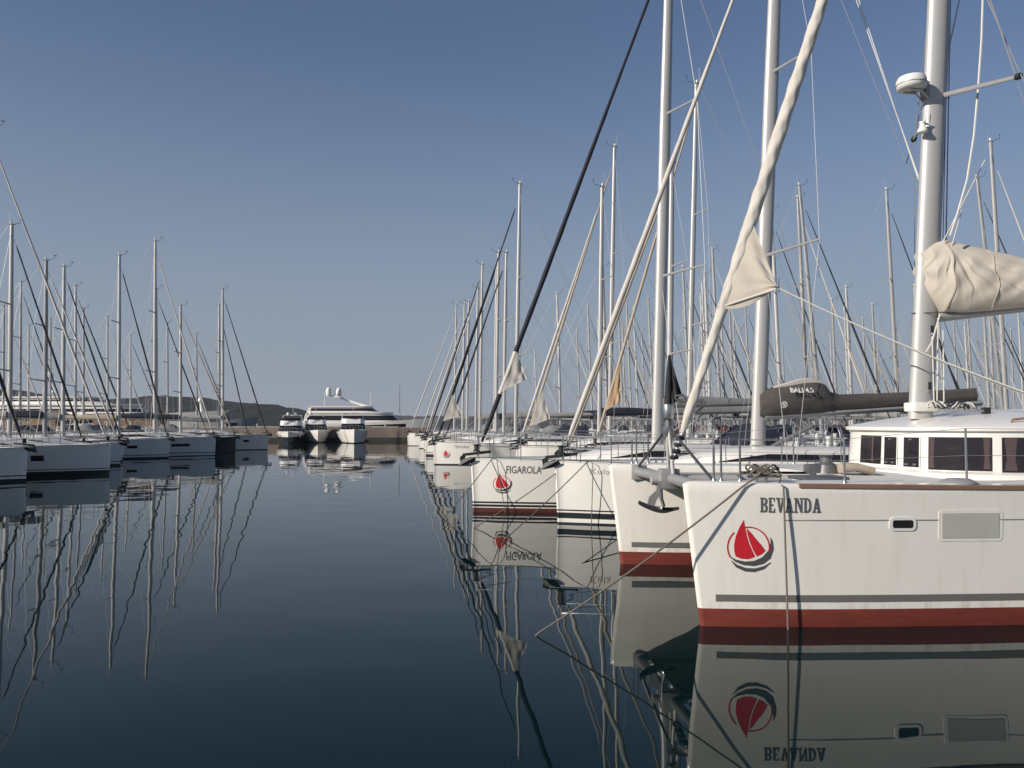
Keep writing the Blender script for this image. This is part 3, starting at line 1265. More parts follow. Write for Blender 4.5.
    for f in (.006, .016, .026, .036):
        p = S(f)
        b.lathe([(0, -.03), (.055, -.03), (.07, 0), (.05, .03), (0, .03)], RUBBER, p, n=12)
    b.obj('furling_drum', g)
    b = MB()
    A, Bq = W(749, 216, 12.08), W(716.5, 309, 11.99)
    C = W(776.5, 287, 11.75)
    n = 22
    for sd in (0, 1):
        secs = []
        for i in range(n + 1):
            u = i / n
            row = []
            for k in range(n + 1):
                v = k / n
                p = A.lerp(Bq, u).lerp(C, v)
                env = v * (1 - v * .8) * math.sin(math.pi * min(1, u * .9 + .08))
                w = env * (.16 + .07 * math.sin(13 * u - 6 * v) + .035 * math.sin(29 * u + 9 * v)) + .03 * (1 - v)
                drop = .12 * math.sin(math.pi * v) * u * u
                row.append(p + Vector((0, w + sd * .008, -drop)))
            secs.append(row)
        b.loft(secs, CANVAS)
    b.obj('sail_clew', g, smooth=60)
    b = MB()
    b.tube([W(716.5, 309, 12.0), W(730, 304, 11.9), W(776, 289, 11.7)], .016, ROPEW, n=6)
    for e in ((1024, 392, 10.9), (1040, 400, 10.9)):
        b.tube(line(C, W(*e), 14, .06), .011, ROPEW, n=6)
    b.obj('genoa_sheet', g)

    # cabin: curved front, flat sides, tinted windows
    plan_w = [(5.07, 12.0), (5.075, 11.85), (5.09, 11.65), (5.14, 11.4), (5.22, 11.17), (5.33, 10.97), (5.48, 10.78), (5.68, 10.62), (5.95, 10.50), (6.3, 10.42), (6.8, 10.38), (7.6, 10.37), (8.6, 10.39), (9.6, 10.45)]
    plan = [CINV @ Vector((x + .46, y, 0)) for x, y in plan_w]
    c0 = plan[0].y
    near = [Vector((p.x, p.y - c0 + 0.0, 0)) for p in plan]       # half outline about the centre line
    YC = 0.0
    half = [(min(p.x, near[0].x - .04 * p.y - .02 * p.y ** 2), p.y) for p in near]
    full = [(x, -y) for x, y in reversed(half)] + [(x, y) for x, y in half[1:]]
    zb, zt = 1.66, 2.345

    def tilt(x, y, z):
        # walls lean in slightly with height
        k = 1 - .035 * (z - zb)
        return (x - .06 * (z - zb), y * k, z)
    b = MB()
    b.loft([[tilt(x, y, z) for x, y in full] for z in (zb, 1.80, 2.0, 2.2, zt)], GEL)
    b.poly([tilt(*full[0], zb), tilt(*full[0], zt), tilt(*full[-1], zt), tilt(*full[-1], zb)], GEL)
    cab = b.obj('cabin', r, smooth=50)
    # base plinth of the cabin, a soft step on to the side deck
    b = MB()
    b.loft([[(x + e, y * (1 + e / 1.7), z) for x, y in full] for z, e in ((1.66, .10), (1.755, .095), (1.785, .05), (1.79, -.02))], GEL)
    b.obj('cabin_plinth', cab)
    # outline by arc length for the window cut-outs
    arc = [0]
    for i in range(1, len(half)):
        arc.append(arc[-1] + math.hypot(half[i][0] - half[i - 1][0], half[i][1] - half[i - 1][1]))

    def on_arc(a):
        s = 1 if a >= 0 else -1
        a = abs(a)
        for i in range(1, len(arc)):
            if a <= arc[i] or i == len(arc) - 1:
                t = (a - arc[i - 1]) / (arc[i] - arc[i - 1])
                x, y = lerp(half[i - 1][0], half[i][0], t), lerp(half[i - 1][1], half[i][1], t)
                tx, ty = half[i][0] - half[i - 1][0], half[i][1] - half[i - 1][1]
                l = math.hypot(tx, ty)
                return x, y * s, (-ty / l * -1), 0
        return 0, 0, 0, 0

    def wall_pt(a, z, off):
        e = .01
        x0, y0 = on_arc(a - e)[:2]
        x1, y1 = on_arc(a + e)[:2]
        x, y = on_arc(a)[:2]
        tx, ty = x1 - x0, y1 - y0
        l = math.hypot(tx, ty)
        nx, ny = ty / l, -tx / l
        p = tilt(x, y, z)
        return Vector((p[0] + nx * off, p[1] + ny * off, p[2]))

    def arc_at_px(px):
        best = min((abs(proj_x(wall_pt(i * .01, 2.1, 0)) - px), i * .01) for i in range(0, 470))
        return best[1]

    def proj_x(v):
        w = CINV.inverted() @ v
        return 512 + F * w.x / (w.y * math.cos(PITCH) + (w.z - CAM_H) * math.sin(PITCH))
    wins = [(852.5, 881.5, 1.845, 2.26, 0), (885, 897.5, 1.845, 2.245, .5), (904.5, 919.5, 1.835, 2.245, .5), (928.5, 992, 1.815, 2.255, 0), (1002, 1052, 1.80, 2.255, 0), (1062, 1120, 1.80, 2.255, 0)]
    for i, (p0, p1, z0, z1, fr) in enumerate(wins):
        a0, a1 = arc_at_px(p0), arc_at_px(p1)
        if i == 0:
            a0 = -a1 * 1.9
        for s in (1, -1)[:1 if i < 3 else 2]:
            b = MB()
            n = 48
            b.loft([[wall_pt(s * lerp(a0, a1, k / n), z0 - .01, .010), wall_pt(s * lerp(a0, a1, k / n), z1, .010)] for k in range(n + 1)], GLASS)
            w = b.obj('window', cab)
            if fr:
                b = MB()
                e = .02
                for (q0, q1, y0, y1) in ((a0 - e, a1 + e, z1, z1 + e), (a0 - e, a1 + e, z0 - e - .01, z0 - .01), (a0 - e, a0, z0 - .01, z1), (a1, a1 + e, z0 - .01, z1)):
                    b.loft([[wall_pt(s * lerp(q0, q1, k / 4), y0, .014), wall_pt(s * lerp(q0, q1, k / 4), y1, .014)] for k in range(5)], PLASTIC)
                for q, y in ((lerp(a0, a1, .5), z1 - .03), (lerp(a0, a1, .25), z0 + .03), (lerp(a0, a1, .75), z0 + .03)):
                    b.box(wall_pt(s * q, y, .014), (.04, .04, .025), STEEL, bev=.005)
                b.obj('frame', w)
            # gathered curtains show behind the panes
            cs = {0: [(.60, .70)], 3: [(.01, .11), (.87, .98)], 4: [(.05, .30)], 5: [(.8, .97)]}.get(i, [])
            for u0, u1 in cs:
                b = MB()
                n = 10
                secs = []
                for k in range(n + 1):
                    q = s * lerp(a0, a1, lerp(u0, u1, k / n))
                    wv = .0025 * (k % 2)
                    z00 = z0 + .015
                    um = lerp(a0, a1, (u0 + u1) / 2) * s
                    nar = lerp(q, um, .35)
                    secs.append([wall_pt(q, z00, .0125 + wv), wall_pt(nar, lerp(z00, z1, .35), .0128 + wv), wall_pt(q, z1 - .01, .0125 + wv)])
                b.loft(secs, CURTAIN)
                b.obj('curtain', w)
    # roof: overhanging visor edge and crowned top
    secs = []
    for k, z in ((.96, 2.32), (1.0, 2.335), (1.012, 2.345), (1.012, 2.39), (.992, 2.412), (.80, 2.515), (.60, 2.59), (.40, 2.64), (.2, 2.665), (.02, 2.67)):
        xr = half[-1][0]
        row = []
        for x, y in full:
            # scale about a point under the middle of the roof
            cx = -6.2
            row.append((cx + (x - cx) * (k if x > cx else 1), y * k * .985, z - .06 * max(0, (-5.0 - x)) * 0))
        secs.append(row)
    b = MB()
    b.loft(secs, GEL)
    for i in range(len(secs) - 1):
        b.add([secs[i][0], secs[i][-1], secs[i + 1][-1], secs[i + 1][0]], [(0, 1, 2, 3)], GEL)
    roof = b.obj('cabin_roof', r, smooth=32)
    # grab rail and track on the roof
    b = MB()
    p0, p1 = W(1010, 421, 10.9), W(1050, 417, 10.9)
    b.tube([p0 - Vector((0, 0, .06)), p0 + Vector((-.04, 0, .02)), p1 + Vector((0, 0, .02))], .015, TEAK, n=8)
    b.obj('grab_rail', roof)
    b = MB()
    p0, p1 = W(942, 411.5, 11.6), W(986, 410.5, 11.6)
    b.box((p0 + p1) / 2, ((p1 - p0).length, .05, .035), ALUD, rz=math.atan2((p1 - p0).y, (p1 - p0).x), bev=.006)
    b.box(p1, (.10, .08, .09), RUBBER, bev=.01)
    b.obj('sheet_track', roof)

    # mast
    m0, m1 = W(921, 408, 12.0), W(938.8, 0, 12.0)
    md = (m1 - m0) / (m1.z - m0.z)

    def M(z):
        return m0 + md * (z - m0.z)
    b = MB()
    zs = [2.5 + i for i in range(0, 17)]
    b.tube([M(z) for z in zs], [.185 - .0022 * (z - 2.5) for z in zs], ALU, n=20, ell=(1.0, .62))
    b.box(M(2.69), (.38, .30, .14), GEL, bev=.03)
    for py in (330, 386):
        z = W(920, py, 12.0).z
        b.box(M(z) + Vector((-.05, .105, 0)), (.045, .035, .11), RUBBER, bev=.008)
        b.box(M(z - .09) + Vector((-.05, .115, 0)), (.06, .03, .03), STEEL, bev=.008)
    b.tube([M(3.0) + Vector((-.18, 0, 0)), M(18) + Vector((-.16, 0, 0))], .022, ALUD, n=6)
    mast = b.obj('mast', r)
    # spreaders, swept aft
    zsp = W(936, 97, 12).z
    for s in (1, -1):
        b = MB()
        tip = W(1016, 77, 10.85)
        a = M(zsp) + Vector((-.1, s * .08, 0))
        e = Vector((tip.x, tip.y if s > 0 else 2 * M(zsp).y - tip.y, tip.z))
        b.tube([a, e], [.05, .036], ALUD, n=10, ell=(1, .6))
        b.tube([e - Vector((.0, 0, 0)), e + (e - a).normalized() * .07], .045, RUBBER, n=8)
        b.obj('spreader', mast)
    # radar dome on its bracket
    b = MB()
    c = W(911.5, 83, 11.85)
    b.lathe([(0, -.115), (.17, -.11), (.205, -.08), (.215, -.03), (.215, .03), (.19, .08), (.13, .105), (0, .115)], PLASTIC, c, n=24)
    b.lathe([(.206, -.040), (.2185, -.036), (.2185, -.028), (.206, -.024)], GALV, c, n=24)
    rd = b.obj('radar_dome', mast)
    b = MB()
    mm = M(c.z)
    for s in (-.07, .07):
        b.tube([c + Vector((.08, s, -.12)), c + Vector((-.1, s, -.13)), mm + Vector((.14, s, -.22))], .014, ALU, n=6)
    b.tube([c + Vector((0, 0, -.12)), mm + Vector((.16, 0, -.05))], .02, ALU, n=6)
    b.box(mm + Vector((.17, 0, -.06)), (.05, .16, .26), ALUD, bev=.01)
    b.obj('radar_bracket', mast)
    # steaming light
    b = MB()
    c = W(922.5, 127, 11.85)
    b.lathe([(0, -.09), (.075, -.085), (.08, -.06), (.045, .0), (.04, .05), (.05, .055), (.05, .075), (0, .08)], PLASTIC, c, n=16)
    b.box(c + Vector((-.06, 0, .05)), (.14, .03, .025), PLASTIC)
    b.tube([c + Vector((-.05, 0, .08)), c + Vector((-.07, 0, .26))], .006, WIRED, n=5)
    b.obj('masthead_light', mast)

    # boom and the cream sail bag
    b0, b1 = W(937, 317, 12.0), W(1130, 294, 11.6)
    b = MB()
    b.tube([b0, b1], .10, ALUD, n=14, ell=(.8, 1.1))
    b.box(b0 + Vector((.12, 0, .0)), (.16, .10, .14), GALV, bev=.02)
    boom = b.obj('boom', r)
    top = [(918, 251), (928, 246), (943, 241), (960, 244.5), (984, 250), (1004, 254.5), (1024, 260), (1060, 268), (1110, 280)]
    bot = [(921, 287), (928, 296), (941, 312.5), (962, 313), (985, 311.5), (1005, 309.5), (1024, 307.5), (1060, 303), (1110, 297)]
    prof_w = [.17, .26, .30, .34, .33, .31, .30, .27, .2]
    secs = []

    def interp(tab, u):
        x = u * (len(tab) - 1)
        i = min(int(x), len(tab) - 2)
        f = x - i
        f = f * f * (3 - 2 * f) * .3 + f * .7
        return [lerp(p, q, f) for p, q in zip(tab[i], tab[i + 1])] if isinstance(tab[0], tuple) else lerp(tab[i], tab[i + 1], f)
    ns, nc = 110, 40
    for i in range(ns + 1):
        u = i / ns
        tp, bt, w = interp(top, u), interp(bot, u), interp(prof_w, u)
        D = lerp(12.0, 11.7, u)
        T_, B_ = W(tp[0], tp[1], D), W(bt[0], bt[1], D)
        row = []
        for sgn in (1, -1):
            for k in range(nc + 1):
                v = k / nc if sgn > 0 else 1 - k / nc
                p = T_.lerp(B_, v)
                bulge = math.sin(math.pi * min(1, v * .94 + .03)) ** .55 * (.55 + .45 * v)
                th = math.atan2(v, (u - .24) * 2.2)
                rr_ = math.hypot(v, (u - .24) * 2.2)
                cs_ = lambda q: 1 - 2 * abs(math.sin(q)) ** .55
                fold = -(.020 * cs_(th * 5.5 + .35 * math.sin(rr_ * 5)) + .010 * cs_(th * 13 + 1.0 + .3 * rr_)) * min(1, rr_ * 2.0) * (.3 + .7 * min(1, u * 5)) + .004 * math.sin(th * 51 + 3 * rr_)
                pull = .030 * math.exp(-((u - .24) / .05) ** 2) + .008 * math.sin(u * 41 + v * 17)
                y = w * bulge + (fold + pull) * math.sin(math.pi * v)
                row.append(p + Vector((.02 * math.sin(v * 14 + u * 5), sgn * (y + .01), 0)))
        secs.append(row)
    b = MB()
    b.loft(secs, CANVAS, closed=True, caps=True)
    bag = b.obj('sail_bag', boom, smooth=70)
    # seam tapes and a lacing line
    for u in (.26, .50, .78):
        i = int(u * ns)
        b = MB()
        b.tube([secs[i][k] + Vector((0, .008, 0)) for k in range(1, nc)], .007, mat('seam_tape', (.42, .37, .31), .9), n=5)
        b.obj('seam_tape', bag)
    for p0, p1 in (((943, 242, 11.8), (985, 160, 11.7)), ((952, 245, 11.8), (962, 210, 11.8))):
        b = MB()
        b.tube([W(*p0), W(*p1)], .008, ROPEW, n=5)
        b.obj('lazy_jack', bag)
    b = MB()
    b.tube([W(940, 314, 11.75), W(932, 342, 11.75), W(926, 352, 11.75)], .012, ROPEW, n=5)
    b.obj('lashing', bag)
    b = MB()
    b.tube([M(4.1) + Vector((.22, 0, 0)), W(955, 312, 11.7)], .008, WIRED, n=5)
    b.obj('lashing', bag)
    # running rigging: halyards, topping lift, shrouds
    b = MB()
    pts = [(983, -8), (981.5, 40), (978, 90), (974, 135), (967, 180), (957, 215), (950, 236)]
    b.tube([W(x, y, 11.6) for x, y in pts], .016, ROPEW, n=6)
    b.obj('topping_lift', mast)
    b = MB()
    b.tube([W(950.5, -8, 11.9), W(946, 240, 11.9)], .011, mat('halyard_navy', (.02, .025, .06), .8), n=6)
    b.tube([W(948.5, -8, 12.05), W(943, 238, 12.05)], .006, WIRED, n=5)
    b.obj('halyard', mast)
    b = MB()
    b.tube([W(961, -8, 12.1), W(949, 48, 12.0)], .013, ROPEW, n=6)
    b.tube([W(949, 48, 12.0), W(940, 78, 12.0)], .024, ROPEW, n=8)
    b.obj('halyard', mast)
    tip = W(1016, 77, 10.85)
    for s in (1, -1):
        b = MB()
        def mir(p):
            return Vector((p.x, 2 * M(zsp).y - p.y if s < 0 else p.y, p.z))
        b.tube([mir(W(987, -10, 11.3)), mir(tip)], .009, WIRE, n=5)
        b.tube([mir(tip), Vector((-5.6, s * 2.45, 1.72))], .006, WIRE, n=5)
        b.tube([mir(W(983, -10, 11.6)), mir(W(1030, 95, 10.6))], .009, WIRE, n=5)
        b.obj('shroud', mast)
    b = MB()
    for dx in (0, 3):
        b.tube([W(852 + dx, -12, 12.9), M(W(919, 176 + dx, 12).z) + Vector((.17, -.05, 0))], .007, ROPEW, n=5)
    b.obj('lazy_jack', mast)
    # lines at the mast foot
    b = MB()
    for (x0, y0), (x1, y1) in (((938, 318), (937, 408)), ((943, 330), (944, 406)), ((932, 330), (934, 404))):
        b.tube(line(W(x0, y0, 11.9), W(x1, y1, 11.75), 8, .0), .009, ROPEW, n=5)
    b.obj('reefing_line', mast)
    b = MB()
    rnd = random.Random(5)
    for k in range(7):
        c = W(936 + 5 * k, 407 - rnd.random() * 2, 11.7)
        pts = [c + Vector((.12 * math.cos(a) + rnd.uniform(-.02, .02), .08 * math.sin(a), .05 * math.sin(2 * a + k) + .02)) for a in [2 * math.pi * i / 12 for i in range(13)]]
        b.tube(pts, .011, WIRED if k % 3 else ROPEW, n=5)
    b.obj('coiled_line', roof)

    # deck gear: stanchions, wires, hatch, cleats, windlass, rolled cover
    zd = cat_sheer(1.5) + .01
    posts_px = [(712, 448, 482), (719, 432, 483), (737, 442, 484), (842.5, 437, 481), (967, 427, 483)]
    allp = []
    for i, (px, y0, y1) in enumerate(posts_px):
        D = 9.95 if px < 740 else 9.85
        q = W(px, y1, D)
        x = q.x
        hgt = (y1 - y0) * D / F
        for s in (1, -1):
            y = HC + cat_w(-x, 1) - .13
            b = MB()
            z = cat_sheer(-x)
            b.tube([Vector((x, s * y, z)), Vector((x, s * y, z + hgt))], .014, STEEL if px > 740 else GALV, n=8)
            b.lathe([(0, 0), (.035, 0), (.03, .02), (.016, .05), (0, .05)], STEEL, Vector((x, s * y, z + .004)), n=10)
            b.obj('stanchion', r)
        allp.append((x, z + hgt))
    for x in (-6.6, -8.4, -10.2):
        for s in (1, -1):
            b = MB()
            y = HC + cat_w(-x, 1) - .13
            b.tube([Vector((x, s * y, cat_sheer(-x))), Vector((x, s * y, cat_sheer(-x) + .66))], .014, STEEL, n=8)
            b.obj('stanchion', r)
        allp.append((x, cat_sheer(-x) + .66))
    for s in (1, -1):
        b = MB()
        for k in (1.0, .52):
            pts = [Vector((x, s * (HC + cat_w(-x, 1) - .13), cat_sheer(-x) + (z - cat_sheer(-x)) * k)) for x, z in allp[2:]]
            b.tube(pts, .0035, WIRE, n=5)
        b.obj('lifeline', r)
    b = MB()
    c = W(958, 479.5, 9.95)
    b.lathe([(0, .05), (.13, .05), (.2, .02), (.22, 0), (.22, -.02)], ALUD, Vector((c.x, c.y, cat_sheer(-c.x) + .02)), n=18)
    b.obj('deck_hatch', r)
    b = MB()
    c = W(818, 479, 10.6)
    b.box(Vector((c.x, c.y, 1.73)), (.62, .5, .05), GALV, bev=.02)
    b.obj('deck_hatch', r)
    b = MB()
    c = W(826, 470, 11.4)
    b.lathe([(0, 0), (.16, 0), (.14, .12), (.08, .16), (.08, .22), (.11, .25), (0, .26)], GALV, Vector((c.x, c.y, 1.74)), n=16)
    b.box(Vector((c.x + .15, c.y, 1.80)), (.3, .18, .14), GALV, bev=.03)
    b.obj('windlass', r)
    b = MB()
    p0, p1 = W(743, 472.5, 11.4), W(820, 473, 11.4)
    nn = 44
    for i in range(nn):
        p = p0.lerp(p1, i / nn)
        b.box(p, (.10, .035 if i % 2 else .012, .012 if i % 2 else .035), GALV, rz=math.atan2((p1 - p0).y, (p1 - p0).x))
    b.obj('anchor_chain', r)
    b = MB()
    c = W(853, 468, 11.2)
    for k in range(4):
        b.tube([Vector((c.x + .18, c.y - .05 + .05 * k, 1.80 + .04 * (k % 2))), Vector((c.x, c.y - .04 + .05 * k, 1.84)), Vector((c.x - .24, c.y - .05 + .05 * k, 1.79))], .055, SAILB, n=10, lobes=(3, .12, 9))
    b.obj('rolled_cover', r)
    for s in (1, -1):
        b = MB()
        x = W(762, 481, 9.75).x
        y = s * (HC + .12)
        b.tube([Vector((x - .17, y, 1.80)), Vector((x + .17, y, 1.80))], .02, STEEL, n=8)
        for dx in (-.06, .06):
            b.tube([Vector((x + dx, y, 1.71)), Vector((x + dx, y, 1.80))], .02, STEEL, n=8)
        b.obj('mooring_cleat', r)
    # stern platform steps
    for s in (1, -1):
        b = MB()
        for k in range(3):
            b.box(Vector((-CL - .25 - .3 * k, s * HC, .95 - .3 * k - .2)), (.4, .8, .5), GEL, bev=.03)
        b.obj('stern_steps', r)
    return r


CAT = build_cat()
CW = CINV.inverted()


def rope(label, pts, rad=.014, m=None, name='mooring_line', group=None):
    b = MB()
    b.tube(pts, rad, m or ROPE, n=8)
    o = b.obj(name)
    tag(o, label, 'rope', group)
    return o


# mooring lines of the catamaran
c0 = CW @ Vector((W(762, 481, 9.75).x, HC + .12, 1.81))
edge = at(742, 487, hull_D(742, 489) - .03)
rope('taut brown mooring line running from the BEVANDA bow down into the water', [c0 + Vector((.05, .05, 0)), c0 + Vector((-.05, -.10, .02)), edge] + line(edge, at(540, 632, 2.45 * F / 209.5), 14, .05)[1:] + [at(540, 632, 2.45 * F / 209.5) + Vector((-.35, -.05, -.3))], .012)
e2 = at(783.5, 486.5, hull_D(783.5, 489) - .03)
pts = [c0 + Vector((.03, .02, .01)), c0 + Vector((.20, -.15, .03)), e2 + Vector((-.02, .10, .03)), e2]
n = 12
pts += [at(783.5 + 4.5 * i / n, 486.5 + 142 * i / n, hull_D(783.5 + 4.5 * i / n, 489 + 138 * i / n) - .03 - .075 * math.sin(math.pi * .5 * i / n)) for i in range(1, n + 1)]
pts += [pts[-1] + Vector((0, 0, -.4))]
rope('slack brown line hanging straight down the hull through the BEVANDA lettering', pts, .012)
b = MB()
for k in range(8):
    q = c0 + Vector((.10 - .02 * k, .02, .02 + .02 * (k % 4)))
    b.tube([q + Vector((.14 * math.cos(a), .08 * math.sin(a), .045 * math.sin(2 * a + k) + .01)) for a in [2 * math.pi * i / 14 for i in range(15)]], .012, ROPE, n=6)
tag(b.obj('rope_coil'), 'heap of brown rope turned around the cleat on the nearest bow', 'rope')


# ---------------------------------------------------------------- right-hand row of sailing yachts
RZ = R(189)
GR = 'sailing yachts moored bow out along the right side'


KUL = yacht('white yacht with grey double waterline stripes under a brown boom cover', (1.07, 19.7), R(185), L=12.5, B=3.7, fb=1.50, style='black2', mast_aft=5.12, mast_z=17.2, rake=3.1,
            stay=SAILW, stay_r=.070, detail=NEAR, hood=COVERN, group=GR, mast_r=.19, boom_len=5.6, boom=False, sp_k=1.45)
FIG = yacht('white yacht lettered FIGAROLA with a maroon waterline and navy furled sail', (-1.12, 22.3), R(192.5), L=12.5, B=3.7, fb=1.46, style='maroon', mast_aft=5.50, mast_z=17.6, rake=2.1,
            stay=SAILN, stay_r=.070, detail=NEAR, hood=COVERN, cover=COVERG, group=GR, mast_r=.18, boom_len=5.0, sp_k=1.4, boom_cover_h=.28,
            stay_segs=[(.026, .115, SAILN), (.115, .195, SAILW), (.195, .97, SAILN)], clew=(.118, .198, .55, SAILW))
on_side(FIG, 'name_lettering', [(*text2d('FIGAROLA', .205, .90, .012), GREY)], -1, -.88, 1.07, 1)
k = .00140
vs_all = logo_tris(k)
on_side(FIG, 'charter_mark', vs_all, -1, -.80, .755, 1)
on_side(KUL, 'name_lettering', [(*text2d('Kula', .13, .44), mat('faded_lettering', (.30, .29, .28), .5))], -1, -.78, 1.22, 1)


def bali_cover():
    # tall stack-pack cover on the boom of the yacht with double stripes
    I = (Matrix.Translation(KUL.location) @ Matrix.Rotation(KUL.rotation_euler.z, 4, 'Z')).inverted()

    def Lp(px, py, D):
        return I @ at(px, py, D)
    D0, D1 = 20.1, 20.9
    b = MB()
    b.tube([Lp(764, 417, D0), Lp(980, 403, D1)], .10, ALUD, n=12, ell=(.8, 1.2))
    bo = b.obj('boom', KUL)
    b = MB()
    b.tube([Lp(762, 452, D0), Lp(812, 426, D0)], .055, ALUD, n=10)
    b.obj('boom_vang', bo)
    st = [(758.5, 394, 417, .17), (763, 391, 418, .22), (770, 388.5, 418, .27), (785, 386.5, 416.5, .30), (800, 383.5, 415.5, .30), (815, 382.5, 414.5, .28), (824, 385, 414, .26), (829, 392, 413.5, .22),
          (838, 394.5, 413, .18), (870, 393.5, 411, .18), (910, 392, 408.5, .17), (950, 389.5, 406, .16), (975, 388, 404.5, .12)]
    secs, tops = [], []
    for i, (px, y0, y1, w) in enumerate(st):
        D = lerp(D0, D1, (px - 757) / 218)
        a, c = Lp(px, y0, D), Lp(px, y1, D)
        row = []
        n = 9
        for sg in (1, -1):
            for j in range(n):
                v = (j / (n - 1)) if sg > 0 else 1 - j / (n - 1)
                p = a.lerp(c, v)
                y = w * math.sin(math.pi * (.06 + .88 * v)) ** .6 + .018 * math.sin(v * 14 + i * 1.7)
                row.append(p + Vector((0, sg * y, 0)))
        secs.append(row)
    b.loft(secs, COVERB, closed=True, caps=True)
    cv = b.obj('sail_cover', bo, smooth=60)
    # white sailcloth showing above the cover
    b = MB()
    sec = []
    for px, y in ((772, 389), (783, 386), (797, 381.5), (808, 380), (818, 382), (826, 390)):
        D = lerp(D0, D1, (px - 757) / 218)
        p = Lp(px, y, D)
        sec.append([p + Vector((0, dy, dz)) for dy, dz in ((.09, -.10), (.08, .03), (0, .06), (-.08, .03), (-.09, -.10))])
    b.loft(sec, SAILW, caps=False)
    b.obj('flaked_sail', cv)
    # lettering and emblem on the near face
    zt_, zb_ = Lp(800, 384.5, D0).z, Lp(800, 415.5, D0).z

    def skin(z, off=.018):
        v = max(0, min(1, (zt_ - z) / (zt_ - zb_)))
        return .30 * math.sin(math.pi * (.06 + .88 * v)) ** .6 + off

    a = Lp(786.0, 393.0, D0)
    vs, fs = text2d('BALI 4.5', .125, .60, .03)
    b = MB()
    b.add([(a.x - u, a.y + skin(a.z + v), a.z + v) for u, v in vs], fs, PLASTIC)
    b.obj('cover_lettering', cv, smooth=0)
    a = Lp(779, 405, D0)
    b = MB()
    n = 20

    def em(dx, dz, k=0.0):
        return (a.x + dx, a.y + skin(a.z + dz, .022 + k), a.z + dz)
    for i in range(n):
        t0, t1 = 2 * math.pi * i / n, 2 * math.pi * (i + 1) / n
        b.add([em(r * math.cos(t), r * math.sin(t)) for r, t in ((.085, t0), (.085, t1), (.062, t1), (.062, t0))], [(0, 1, 2, 3)], PLASTIC)
    b.poly([em(.05, .03), em(.02, .055), em(-.05, -.03), em(-.02, -.055)], PLASTIC)
    b.poly([em(-.045, .035, .001), em(-.02, .05, .001), em(.04, -.03, .001), em(.02, -.05, .001)], PLASTIC)
    b.obj('emblem', cv, smooth=0)


bali_cover()
cvf = [c for c in bpy.data.objects if c.name.startswith('sail_cover') and c.parent and c.parent.parent == FIG][0]
vs, fs = text2d('www.ay', .14, .80, .006)
b = MB()
b.add([(-5.0 - 1.1 - u, .20, 3.02 + v) for u, v in vs], fs, GREY)
b.obj('cover_lettering', cvf, smooth=0)

# (label, bow x, D, keyword settings)
ROW = [
    ('small white yacht with a navy bimini and beige furled sail beyond FIGAROLA', 1.9, 29.8, dict(L=10.5, B=3.4, fb=1.3, style='black1', mast_aft=4.1, mast_z=12.5, rake=1.2, stay=SAILB, hood=COVERN, bimini=COVERN, cover=COVERG, detail=NEAR)),
    ('tall masted yacht with a tan corner on its beige furled sail', 3.4, 34.2, dict(L=12.5, B=3.8, fb=1.4, style='black1', mast_aft=4.3, mast_z=17.5, rake=2.0, stay=SAILB, hood=COVERN, bimini=COVERN, cover=COVERG, clew=(.10, .25, .5, SAILT), detail=MID)),
    ('yacht with a short mast and maroon spray hood behind FIGAROLA', .2, 38.3, dict(L=11, B=3.5, fb=1.35, style='black1', mast_aft=4.1, mast_z=14.1, rake=1.0, stay=SAILW, hood=COVERR, bimini=COVERN, cover=COVERN)),
    ('yacht with a white corner on its beige furled sail behind FIGAROLA', .6, 42.6, dict(L=13, B=4.0, fb=1.45, style='grey1', mast_aft=4.7, mast_z=17.6, rake=1.4, stay=SAILB, hood=COVERN, bimini=COVERN, cover=COVERG, clew=(.05, .18, .9, SAILW))),
    ('white yacht bearing a small red mark, black furled sail above its bow', -4.62, 47.3, dict(L=13, B=3.9, fb=1.30, style='plain', mast_aft=4.9, mast_z=17.0, rake=1.0, stay=SAILK, hood=COVERN, cover=COVERW, clew=(.08, .19, 1.0, SAILW), detail=MID)),
    ('yacht with a navy furled sail just beyond the small red marked boat', -4.5, 51.8, dict(L=12, B=3.7, fb=1.3, style='black1', mast_aft=4.0, mast_z=13.7, rake=.8, stay=SAILN, hood=COVERN, bimini=COVERN, cover=COVERG)),
    ('yacht with black furled sail, second beyond the red marked boat', -5.3, 56.0, dict(L=12, B=3.7, fb=1.3, style='plain', mast_aft=4.2, mast_z=14.6, rake=.8, stay=SAILK, hood=COVERG, cover=COVERN)),
    ('yacht with black furled sail, third beyond the red marked boat', -6.5, 60.2, dict(L=12, B=3.7, fb=1.3, style='black1', mast_aft=4.1, mast_z=14.6, rake=.8, stay=SAILK, hood=COVERG, cover=COVERW)),
    ('white yacht with white furled sail, fourth beyond the red mark', -6.6, 64.4, dict(L=12, B=3.7, fb=1.3, style='plain', mast_aft=5.2, mast_z=15.0, rake=.8, stay=SAILW, hood=COVERN, cover=COVERG)),
    ('white yacht with white furled sail, fifth beyond the red mark', -7.4, 68.6, dict(L=12, B=3.7, fb=1.3, style='plain', mast_aft=4.3, mast_z=14.2, rake=.8, stay=SAILW, hood=COVERN, cover=COVERW)),
    ('white yacht with white furled sail, sixth beyond the red mark', -8.0, 72.6, dict(L=11, B=3.5, fb=1.25, style='plain', mast_aft=3.9, mast_z=13.6, rake=.8, stay=SAILW, hood=COVERG, cover=COVERG)),
    ('white yacht with rounded bow, second from the far end of the right row', -8.95, 76.8, dict(L=12, B=3.8, fb=1.35, style='plain', mast_aft=4.2, mast_z=14.0, rake=.8, stay=SAILW, hood=COVERN, cover=COVERW)),
    ('white yacht at the far end of the right row nearest the quay', -11.2, 86.0, dict(L=12.5, B=3.8, fb=1.35, style='plain', mast_aft=5.0, mast_z=15.4, rake=.8, stay=SAILW, hood=COVERG, cover=COVERW)),
]
BOATS = []
